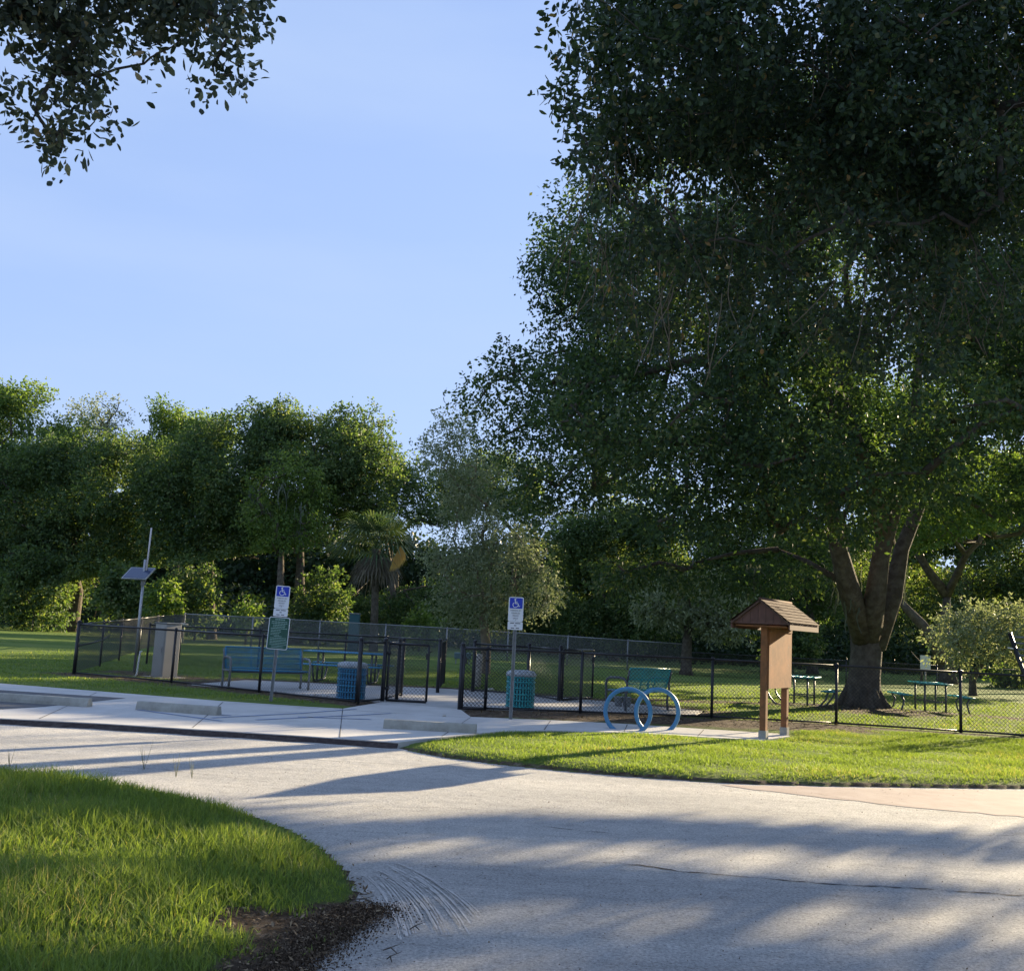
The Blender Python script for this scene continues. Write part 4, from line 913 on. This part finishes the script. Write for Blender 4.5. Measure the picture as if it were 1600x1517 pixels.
# parking signs
def wheelchair(mb, cx, cz, s, y):
    T = lambda pts: [(cx+p[0]*s, y, cz+p[1]*s) for p in pts]
    mb.add(*(lambda n: ([(cx-.12*s+.09*s*math.cos(2*math.pi*i/n), y, cz+.42*s+.09*s*math.sin(2*math.pi*i/n)) for i in range(n)], [tuple(range(n))]))(12))
    def stroke(a, c, w):
        a = np.array(a, float); c = np.array(c, float); d = (c-a)/np.linalg.norm(c-a); n_ = np.array([-d[1], d[0]])*w/2; mb.add(T([a+n_, a-n_, c-n_, c+n_]), [(0, 1, 2, 3)])
    stroke((-.12, .34), (-.08, -.02), .1); stroke((-.11, .18), (.14, .18), .07); stroke((-.1, 0), (.2, 0), .09); stroke((.17, .03), (.32, -.34), .09); stroke((.3, -.32), (.42, -.27), .07)
    n = 18; V = []; a0, a1 = math.radians(120), math.radians(350)
    for i in range(n+1):
        a = a0+(a1-a0)*i/n; V += [(-.08+.30*math.cos(a), -.16+.30*math.sin(a)), (-.08+.23*math.cos(a), -.16+.23*math.sin(a))]
    mb.add(T(V), [(2*i, 2*i+1, 2*i+3, 2*i+2) for i in range(n)])
def rplate(mb, w, h, zc, y, t=.003, r=.03):
    pts = []
    for sx, sz, a in ((1, 1, 0), (-1, 1, 90), (-1, -1, 180), (1, -1, 270)):
        for k in range(5): q = math.radians(a+k*22.5); pts.append((sx*(w/2-r)+r*math.cos(q), sz*(h/2-r)+r*math.sin(q)))
    mb.prism(pts, (0, y, zc), (1, 0, 0), (0, 0, 1), (0, t, 0))
def psign(label, loc, rz, H_, rules=False, lean=0.):
    root = thing('parking_sign', label, 'sign', loc, rz, 'disabled parking signs'); root.rotation_euler = (0, lean, rz)
    b = MB(); b.prism([(-.03, 0), (-.03, .012), (-.014, .012), (-.014, .035), (.014, .035), (.014, .012), (.03, .012), (.03, 0), (.02, 0), (.02, .004), (.008, .026), (-.008, .026), (-.02, .004), (-.02, 0)], (0, 0, -.2), (1, 0, 0), (0, 1, 0), (0, 0, H_+.18)); b.build('post', GALVD, root)
    w = .265; h = .43; zc = H_-h/2
    b = MB(); rplate(b, w, h, zc, -.006); sp = b.build('sign_panel', SIGNW, root)
    b = MB(); rplate(b, w*.86, .185, zc+h/2-.108, -.009, .002, .012); b.build('symbol_field', SIGNB, sp)
    b = MB(); wheelchair(b, .0, zc+h/2-.112, .165, -.0105); b.build('wheelchair_symbol', SIGNW, sp)
    for i, tx in enumerate(('PARKING BY', 'DISABLED', 'PERMIT', 'ONLY')): text(tx, .034, SIGNT, sp, (0, -.008, zc+h/2-.238-i*.046), (math.pi/2, 0, 0))
    zc2 = zc-h/2-.075; b = MB(); rplate(b, w, .14, zc2, -.006, .003, .012); s2 = b.build('fine_plate', SIGNW, root)
    b = MB()
    for z, segs in ((.045, [(-.09, -.02), (.0, .09)]), (.005, [(-.02, .02)]), (-.04, [(-.075, -.015), (.012, .07)])):
        for x0, x1 in segs: b.box(((x0+x1)/2, -.0075, zc2+z), (x1-x0, .001, .013))
    b.build('lettering', SIGNT, s2)
    for z in (zc+h*.44, zc-h*.44):
        b = MB(); b.lathe([(0, 0), (.008, 0)], (0, 0, 0), 8); b.v = [(x, -.0105, z+y) for x, y, _ in b.v]; b.build('bolt', GALV, root)
    if rules:
        h3 = .60; z3 = zc2-.07-h3/2-.015; b = MB(); rplate(b, .385, h3, z3, -.010, .004, .035); g = b.build('rules_panel', SIGNW, root)
        b = MB(); rplate(b, .36, h3-.025, z3, -.013, .002, .028); b.build('green_field', SIGNG, g)
        b = MB(); Rg = random.Random(4); z = h3/2-.045
        rows = [(.16, .022)]+[(.28, .012)]*2+[(.22, .012)]*2+[(.29, .012)]+[(.16, .010)]*4+[(.14, .012)]+[(.28, .010)]*5+[(.2, .010)]*2
        for wd_, hh in rows:
            left = -wd_/2 if wd_ > .2 else (-.14 if wd_ == .16 and hh < .02 else -wd_/2); x = left
            while x < left+wd_:
                l = Rg.uniform(.015, .05); b.box((x+l/2, -.0135, z3+z), (l, .001, hh)); x += l+.008
            z -= hh+.019
        b.build('lettering', SIGNGT, g)
    return root
psign('disabled parking sign with a green rules board below it, before the blue bench', (-4.28, 19.45, PH-.02), math.radians(8), 2.17, True, lean=.03)
psign('disabled parking sign on a plain galvanized post before the teal trash can', (.18, 18.25, .04), math.radians(3), 2.15)

# wheel stops
def wheel_stop(label, a, c):
    a = G(*a, PH)[:2]; c = G(*c, PH)[:2]; m_ = (a+c)/2; L_ = float(np.hypot(*(c-a))); rz = math.atan2(c[1]-a[1], c[0]-a[0])
    root = thing('wheel_stop', label, 'wheel stop', (m_[0], m_[1], PH+.002), rz, 'concrete wheel stops')
    b = MB(); b.prism([(-.085, 0), (-.08, .05), (-.055, .12), (-.045, .128), (.045, .128), (.055, .12), (.08, .05), (.085, 0)], (-L_/2, 0, 0), (0, 1, 0), (0, 0, 1), (L_, 0, 0)); b.build('block', CONC, root)
    for s in (-1, 1):
        b = MB(); b.lathe([(0, .1305), (.014, .1305), (.016, .127)], (s*L_*.36, 0, 0), 10); b.build('anchor_pin', GALVD, root)
wheel_stop('concrete wheel stop on the dark asphalt at the far left', (-20, 1094), (140, 1104))
wheel_stop('weathered wheel stop in front of the left parking sign', (216, 1108), (342, 1117))
wheel_stop('wheel stop before the gates, farthest right on the pad', (600, 1137), (744, 1145))

# bike rack: two rings
br = thing('bike_rack', 'blue bike rack of two overlapping steel rings on the walk before the teal bench', 'bike rack', (2.35, 17.5, .05))
for px in (981, 1027):
    Yr = 17.4 if px == 981 else 17.75; c = at(px, 1112, Yr); rr = .375; a = math.radians(-12 if px == 981 else 10)
    b = MB(); b.tube([Vector(c)+Vector((math.cos(a)*math.cos(q), math.sin(a)*math.cos(q), math.sin(q)))*rr for q in [2*math.pi*i/40 for i in range(40)]], .037, 10, closed=True); b.build('ring', BLUE2, br, world=True)

# notice board kiosk
P1 = np.array([4.28, 17.0]); ax_a = math.radians(57); AX = np.array([math.cos(ax_a), math.sin(ax_a)]); 
ki = thing('notice_board', 'wooden roofed notice board kiosk on two posts at the end of the walk', 'kiosk', (P1[0], P1[1], .05), ax_a)
W_ = 1.08     # post spacing along local x ; local -y faces right-front
for x in (0, W_):
    b = MB(); b.box((x, 0, 1.0), (.10, .10, 2.1)); b.build('post', WOOD, ki)
    b = MB(); b.box((x, 0, .07), (.125, .125, .16)); b.build('post_base', CONC, ki)
b = MB(); b.box((W_/2+.08, -.06, 1.31), (W_+.10, .018, .98)); bd = b.build('board', PLY, ki)
b = MB(); b.box((W_/2+.08, -.075, 1.77), (W_+.08, .012, .05)); b.build('batten', WOOD, bd)
b = MB()
for x in (.12, W_-.05, W_+.08):
    for z in (.84, 1.2, 1.5, 1.74): b.lathe([(0, 0), (.008, 0)], (0, 0, 0), 6); n_ = len(b.v); b.v[n_-12:] = [(x+p[0], -.0705, z+p[1]) for p in b.v[n_-12:]]
b.build('screws', GALVD, bd)
ez = 1.89; az_ = 2.24; hw = .45; x0, x1 = -.22, W_+.22
b = MB()
for s in (-1, 1):
    nrm = Vector((0, s*(az_-ez), hw)).normalized(); P = [(x0-.05, 0, az_+.02), (x1+.05, 0, az_+.02), (x1+.05, s*(hw+.05), ez-.02), (x0-.05, s*(hw+.05), ez-.02)]
    Vv = [Vector(p) for p in P]; V = [tuple(v) for v in Vv]+[tuple(v-nrm*.03) for v in Vv]
    b.add(V, [(0, 1, 2, 3) if s < 0 else (3, 2, 1, 0), (4, 5, 6, 7), (0, 4, 5, 1), (1, 5, 6, 2), (2, 6, 7, 3), (3, 7, 4, 0)])
rf = b.build('roof', SHG, ki)
b = MB(); rs = random.Random(3)
for s in (-1, 1):
    for r_ in range(7):
        t0_, t1_ = r_/7, (r_+1.15)/7; x = x0-.06
        while x < x1+.04:
            l = rs.uniform(.10, .16); xe = min(x+l, x1+.06); d = Vector((0, s*(hw+.06), ez-az_-.02)); n_ = Vector((0, s*(az_-ez), hw)).normalized()
            A_ = Vector((x+.003, 0, az_+.02))+d*t0_+n_*.004; B_ = Vector((x+.003, 0, az_+.02))+d*min(t1_, 1)+n_*(.014+rs.uniform(0, .004)); dx = Vector((xe-x-.006, 0, 0))
            b.add([tuple(A_), tuple(A_+dx), tuple(B_+dx), tuple(B_), tuple(B_-n_*.01), tuple(B_+dx-n_*.01)], [(0, 1, 2, 3) if s < 0 else (3, 2, 1, 0), (3, 2, 5, 4)]); x = xe
b.tube([(x0-.06, 0, az_+.03), (x1+.06, 0, az_+.03)], .025, 6); b.build('shingles', SHG, rf)
for x in (x0, x1):
    b = MB(); b.prism([(-hw, 0), (hw, 0), (hw, .02), (0, az_-ez), (-hw, .02)], (x-.012, 0, ez-.03), (0, 1, 0), (0, 0, 1), (.024, 0, 0)); g_ = b.build('gable', GAB, ki)
    b = MB()
    for y in np.arange(-hw+.1, hw, .13): b.box((x-(.0135 if x < 0 else -.0135), float(y), ez-.02+.5*max(.02, (az_-ez)*(1-abs(y)/hw))), (.003, .008, max(.02, (az_-ez)*(1-abs(y)/hw))-.03))
    b.build('siding_groove', mat('groove_brown', (.08, .045, .035), .9), g_)
for s in (-1, 1):
    b = MB(); b.box(((x0+x1)/2, s*(hw+.035), ez-.045), (x1-x0+.06, .022, .13)); b.build('fascia', GAB, ki)
b = MB(); b.box(((x0+x1)/2, 0, ez-.06), (x1-x0-.04, 2*hw-.04, .02)); b.build('soffit', WOOD, ki)

# solar pole
sp_ = thing('solar_pole', 'thin metal pole with a small solar panel and antenna, by the grey cabinet', 'pole', (-9.3, 26.35, .03))
b = MB(); b.tube([(0, 0, -.2), (.0, 0, 2.9)], .035, 10); b.build('pole', GALV, sp_)
b = MB(); b.tube([(.05, 0, 2.35), (.075, 0, 3.72)], .022, 8); b.build('antenna', mat('antenna_white', (.55, .52, .5), .5), sp_)
b = MB(); b.box((-.12, -.05, 2.53), (.70, .50, .035), rx=math.radians(38), ry=0, rz=math.radians(-14)); pn = b.build('solar_panel', GALV, sp_)
b = MB(); b.box((-.12, -.062, 2.549), (.64, .44, .006), rx=math.radians(38), rz=math.radians(-14)); b.build('cells', SOLAR, pn)
b = MB(); b.tube([(0, 0, 2.3), (-.08, -.02, 2.5)], .02, 6); b.box((0, -.0, 2.3), (.09, .09, .12)); b.build('bracket', GALVD, sp_)

# grey utility cabinet
cb = thing('utility_cabinet', 'tall grey utility cabinet standing behind the left fence beside the solar pole', 'cabinet', (-8.15, 25.15, .05), math.radians(-38))
b = MB(); b.box((0, 0, .66), (.46, .42, 1.26), bev=.012); b.build('body', CAB, cb)
b = MB(); b.box((0, 0, 1.305), (.50, .46, .03), bev=.01); b.build('cap', CABD, cb)
b = MB(); b.box((0, -.216, .66), (.38, .012, 1.14), bev=.004); d_ = b.build('door', CAB, cb)
b = MB(); b.box((.14, -.228, .66), (.02, .02, .12)); b.build('handle', GALVD, d_)
b = MB(); b.box((-.236, 0, .66), (.012, .36, 1.16)); b.build('shaded_side', CABD, cb)  # thin sheet whose dark colour stands for shade on the left face
b = MB(); b.box((0, 0, .0), (.8, .7, .06), bev=.01); b.build('base_slab', CONC, cb)
pp = thing('water_pipe', 'short white pipe riser standing beside the grey cabinet', 'pipe', (-8.75, 24.9, .05)); b = MB(); b.tube([(-.1, 0, 0), (0, 0, .02), (.03, 0, .1), (.06, 0, .6), (.1, 0, .62)], .022, 8); b.build('pipe', WHITE, pp)
# small bird-bath shaped light behind the cabinet
q = at(283, 992, 34); fl = thing('low_light', 'small pale flat topped lamp on a stem, seen above the cabinet', 'lamp', (q[0], q[1], 0)); b = MB(); b.tube([(0, 0, -.1), (0, 0, 1.15)], .03, 8); b.build('stem', BLACK, fl); b = MB(); b.lathe([(.04, 1.12), (.12, 1.19), (.2, 1.25), (.2, 1.28), (0, 1.30)], n=14); b.build('head', mat('pale_shade', (.5, .45, .38), .6), fl)

# odds and ends
q = G(744, 1078); t = thing('wooden_post', 'weathered pale wooden post on the lawn before the silvery tree', 'post', (q[0], q[1], 0)); b = MB(); b.tube([(.0, 0, -.2), (.02, 0, .4), (.05, 0, .95)], [.11, .10, .085], 9); b.build('post', POSTW, t)
def rock(label, loc, s, m=ROCK):
    b = MB(); n = 12; R = random.Random(int(loc[0]*100)); prof = [(0.02, -.1), (.9, 0), (1, .25), (.8, .6), (.45, .85), (0.02, .92)]; V = []
    b.lathe([(r*s, z*s) for r, z in prof], n=n); b.v = [(x*(1+R.uniform(-.15, .15)), y*(1+R.uniform(-.15, .15)), z*(1+R.uniform(-.1, .1))) for x, y, z in b.v]
    o = b.build('rock', m); o.location = loc; return tag(o, label, 'rock')
q = G(766, 1082); rock('pale rounded rock at the foot of the wooden post', (q[0], q[1], 0), .13)
q = G(694, 1119, PH); rock('small white stone on the path edge beside the right gate post', (q[0], q[1], PH), .035)
for px, lab in ((966, 'grey plastic water bucket, left of the pair under the teal bench'), (979, 'grey plastic water bucket, right of the pair under the teal bench')):
    q = at(px, 1101, 23); o = thing('bucket', lab, 'bucket', (q[0], q[1], PH), 0, 'buckets under the teal bench'); b = MB(); b.lathe([(0, .01), (.075, .01), (.095, .2), (.10, .2), (.10, .21), (.09, .21), (.07, .03)], n=14); b.build('body', mat('grey_plastic', (.35, .38, .40), .5), o); b = MB(); b.tube(arc((0, 0, .2), .1, 0, math.pi, 10), .004, 5); b.build('handle', GALV, o)
q = G(1446, 1076); t = thing('notice_sign', 'small white notice on a thin post on the far right lawn', 'sign', (q[0], q[1], -.1), math.radians(-15)); b = MB(); b.tube([(0, 0, -.2), (0, 0, 1.5)], .03, 8); b.build('post', GALVD, t); b = MB(); b.box((.0, -.035, 1.22), (.42, .012, .62), bev=.004); b.build('sign_panel', SIGNW, t)
q = G(722, 1040, 0); t = thing('storage_box', 'grey green metal box on legs on the far lawn left of the silvery tree', 'box', (q[0], q[1], 0), .05); b = MB(); b.box((0, 0, .42), (.72, .4, .26), bev=.02); b.build('body', mat('grey_green_paint', (.10, .15, .16), .6), t); 
for x in (-.28, .28): b = MB(); b.box((x, 0, .15), (.05, .3, .32)); b.build('leg', GALVD, t)
q = at(552, 1000, 56); t = thing('utility_post', 'faded teal post beyond the back fence under the palm', 'post', (q[0], q[1], 0)); b = MB(); b.box((0, 0, 1.0), (.55, .4, 2.1), bev=.03); b.build('body', mat('faded_teal', (.03, .09, .10), .7), t); b = MB(); b.box((0, 0, 2.08), (.6, .45, .06), bev=.02); b.build('cap', GALVD, t)
# dog agility ramp at the right edge
a1 = at(1578, 990, 21.5); a2 = at(1606, 1070, 21.5); rp = thing('agility_ramp', 'dark framed slatted ramp rising at the right edge behind the fence', 'ramp', (a2[0], a2[1], 0))
dv = (a1-a2); dn_ = unit(a1-a2); base = a2+dv/dv[2]*(0.05-a2[2]); sd_ = np.array([.55, .2, 0])
for o_ in (0, 1.6):
    b = MB(); b.tube([base+sd_*o_, a1+sd_*o_+dn_*.02], .05, 4); b.build('side_rail', BLACK, rp, world=True)
nn = 16
for k in range(nn):
    p = base+(a1-base)*(k+.5)/nn; b = MB(); b.tube([p+sd_*.05, p+sd_*1.55], .022, 4); b.build('slat', RAMPM, rp, world=True)
b = MB(); b.tube([a1-dv*.3, a1-dv*.3+np.array([-.16, 0, .02])], .015, 6); b.build('peg', WHITE, rp, world=True)
b = MB(); top2 = a1+sd_*.8; b.tube([top2, (top2[0]+.9, top2[1]+.35, 0)], .04, 6); b.build('rear_strut', BLACK, rp, world=True)

# ------------------------------------------------------------------ grass, litter
def blades(name, n, sampler, h0, h1, w, R, cl=3, lean=.35, leaf='grass', zfn=None):
    x, y, hs = sampler(n); m = len(x); z = zfn(x, y) if zfn else np.full(m, .05)
    k = cl; x = np.repeat(x, k)+R.normal(0, .012, m*k); y = np.repeat(y, k)+R.normal(0, .012, m*k); z = np.repeat(z, k); hs = np.repeat(hs, k); m = len(x)
    h = R.uniform(h0, h1, m)*hs; a = R.uniform(0, 2*math.pi, m); d = np.stack([np.cos(a), np.sin(a), np.zeros(m)], 1)
    la = R.uniform(0, 2*math.pi, m); ln = (R.random(m)*lean*h)[:, None]*np.stack([np.cos(la), np.sin(la), np.zeros(m)], 1)
    P = np.stack([x, y, z-.012], 1); ww = (w*R.uniform(.6, 1.3, m))[:, None]; hz = np.stack([np.zeros(m), np.zeros(m), h], 1)
    V = np.stack([P-d*ww*.5, P+d*ww*.5, P+hz*.55+ln*.35+d*ww*.42, P+hz*.55+ln*.35-d*ww*.42, P+hz+ln*1.3], 1).reshape(-1, 3)
    i = np.arange(m)[:, None]*5; F = [i+np.array([[0, 1, 2, 3]]), i+np.array([[3, 2, 4]])]
    patch = .5+.5*np.sin(x*1.7+np.sin(y*2.1))*np.cos(y*1.3+x*.6); rn = np.clip(R.random(m)*.8+patch*.25, 0, 1)*.93+(R.random(m) < .05)*.07
    return tag(np_mesh(name, V, F, LF[leaf], attr={'rnd': np.repeat(rn, 5)}), kind='stuff')
Rg = np.random.default_rng(77)
def region(poly, bb, neg=(), marg=0., soil_=True, dens=None, hfall=.3):
    def s(n):
        x = Rg.uniform(bb[0], bb[1], n); y = Rg.uniform(bb[2], bb[3], n)
        if dens: k = Rg.random(n) < dens(x, y); x, y = x[k], y[k]
        d = pdist(x, y, poly)+.04*np.sin(x*9+2*np.sin(y*7))+Rg.normal(0, .03, len(x)); k = d < marg; x, y, d = x[k], y[k], d[k]
        for q in neg: k = pdist(x, y, q) > (-.05 if q is ROAD else .05); x, y, d = x[k], y[k], d[k]
        bb_ = bare(x, y)+.45*(np.sin(x*6.1+np.sin(y*5.3)*2)*np.sin(y*4.7+x*1.3))*.6; k = bb_ < Rg.uniform(.35, .95, len(x)); x, y, d, bb_ = x[k], y[k], d[k], bb_[k]
        hs = np.clip(.35+np.abs(d)/hfall, .35, 1)*(1-.5*np.clip(bb_, 0, 1))*(.8+.35*np.sin(x*2.3+y*1.1)*np.sin(y*3.1-x))
        return x, y, hs
    return s
ZG = lambda x, y: ground_h(x, y)
blades('foreground_grass', 62000, region(ISL, (-5.5, 0, 3.2, 12), dens=lambda x, y: np.clip(1.25-.09*y, .35, 1)*((x > -.52*y-1.0)), hfall=.75, marg=.06), .06, .18, .0065, Rg, cl=4, lean=.8, zfn=ZG)
# verge between the walk and the road
VERGE = road_far+[ROADR, (30, 19), (14, 18.7), (8.9, 19.7), (6.6, 19.9), (5.2, 18.9)]+WALKB
blades('verge_grass', 95000, region(VERGE, (-1.6, 10.5, 11, 20), neg=(PAD, ROAD), marg=.06), .025, .075, .007, Rg, cl=3, lean=.9, zfn=ZG)
LAWN = [(-22, 15), (-8, 19.5), (-3.5, 19.3), (-3, 20.5), (14, 20.4), (22, 26), (22, 40), (-20, 40)]
blades('lawn_grass', 170000, region(LAWN, (-16, 17, 18, 40), neg=(PAD, ROAD, INNER), dens=lambda x, y: np.clip(1.5-.035*y, .15, 1)*(np.abs(x) < .56*y+1)), .03, .08, .014, Rg, cl=2, lean=.9, zfn=ZG)
# leaf litter on bare soil and a sprinkle on the road
def litter(name, n, samp, sz):
    x, y, z = samp(n); m = len(x); A_ = Rg.normal(0, 1, (m, 3)); A_[:, 2] *= .25; V, F, rn = leaves(np.stack([x, y, z+.012], 1), unit(A_), sz, sz*.45, droop=0, flat=6, R=Rg); tag(np_mesh(name, V, F, LF['litter'], attr={'rnd': rn}), kind='stuff')
def lsamp(n):
    x = Rg.uniform(-11, 14, n); y = Rg.uniform(17, 28, n); b_ = bare(x, y); k = (b_ > Rg.uniform(.3, 1.1, n)) & (pdist(x, y, PAD) > 0) & (pdist(x, y, INNER) > 0) & (pdist(x, y, ROAD) > 0); return x[k], y[k], ground_h(x[k], y[k])
litter('leaf_litter', 26000, lsamp, .07)
def rsamp(n):
    x = Rg.uniform(-9, 12, n); y = Rg.uniform(4, 20, n); d = pdist(x, y, ROAD); di = pdist(x, y, ISL); dd = np.minimum(np.abs(d), np.abs(di)); k = (d < 0) & (di > .02) & (Rg.random(n) < .004+.5*np.exp(-dd/.12)); return x[k], y[k], np.zeros(k.sum())
litter('road_litter', 26000, rsamp, .03)
def isamp(n):
    x = Rg.uniform(-2.4, -.4, n); y = Rg.uniform(3.4, 6.8, n); b_ = bare(x, y); k = (b_ > .6) & (pdist(x, y, ISL) < .25); return x[k], y[k], np.maximum(0, ground_h(x[k], y[k]))
litter('island_litter', 5000, isamp, .035)
def csamp(n):
    line = gp([(592, 1418), (560, 1432), (532, 1452), (500, 1476), (462, 1508), (430, 1550)])
    t = Rg.random(n)*4.999; k = t.astype(int); f = t-k; L_ = np.array(line); p = L_[k]*(1-f)[:, None]+L_[k+1]*f[:, None]+Rg.normal(0, 1, (n, 2))*np.array([.09, .07])*(.5+.9*Rg.random((n, 1)))
    return p[:, 0], p[:, 1], np.maximum(0, ground_h(p[:, 0], p[:, 1]))
def crumbs(name, n, samp, sz, lf='crumb'):
    x, y, z = samp(n); m = len(x); A_ = Rg.normal(0, 1, (m, 3)); V, F, rn = leaves(np.stack([x, y, z+.006], 1), unit(A_), sz, sz*.7, droop=0, flat=0, R=Rg); tag(np_mesh(name, V, F, LF[lf], attr={'rnd': rn}), kind='stuff')
crumbs('soil_crumbs', 12000, csamp, .014)
crumbs('gravel', 900, lambda n: (lambda x, y: (x[(pdist(x, y, ROAD) < -.05) & (pdist(x, y, ISL) > .05)], y[(pdist(x, y, ROAD) < -.05) & (pdist(x, y, ISL) > .05)], np.zeros(int(((pdist(x, y, ROAD) < -.05) & (pdist(x, y, ISL) > .05)).sum()))))(Rg.uniform(-3, 6, n), 4.4+8*Rg.random(n)**1.6), .011, 'litter')
# twigs lying on the road
for i, (a, c, lab) in enumerate((((598, 1488), (620, 1492), 'short dark twig on the road right of the soil patch'), ((604, 1502), (612, 1506), 'tiny bent twig at the bottom of the road'), ((545, 1408), (592, 1416), 'crooked twig at the tip of the grass island'), ((640, 1455), (655, 1455), 'stub of bark on the tyre marks'))):
    p = G(*a); q = G(*c); b = MB(); m_ = (p+q)/2+[0, .03, .01]; b.tube([p+[0, 0, .012], m_+[0, 0, .012], q+[0, 0, .01]], [.003, .0045, .002], 5); b.tube([m_+[0, 0, .012], m_+[.05, .05, .02]], [.003, .001], 4); o = b.build('twig', BARK); tag(o, lab, 'twig')
for i, (a, w) in enumerate((((225, 1202), .16), ((275, 1214), .13), ((300, 1216), .11), ((15, 1200), .12))):
    p = G(*a); Vs = []; 
    b = MB()
    for k in range(4):
        an = random.uniform(-.5, .5); b.tube([p, p+[math.sin(an)*w*.5, 0, w*.7], p+[math.sin(an)*w*1.1, .02, w*(1.2+.2*k)]], [.002, .002, .001], 4)
    o = b.build('grass_stem', mat('seed_stem', (.16, .17, .08), .8)); tag(o, ['tallest seed stem tuft behind the grass island', 'middle seed stem tuft behind the grass island', 'right seed stem tuft behind the grass island', 'seed stem tuft at the left edge of the grass island'][i], 'grass stem')
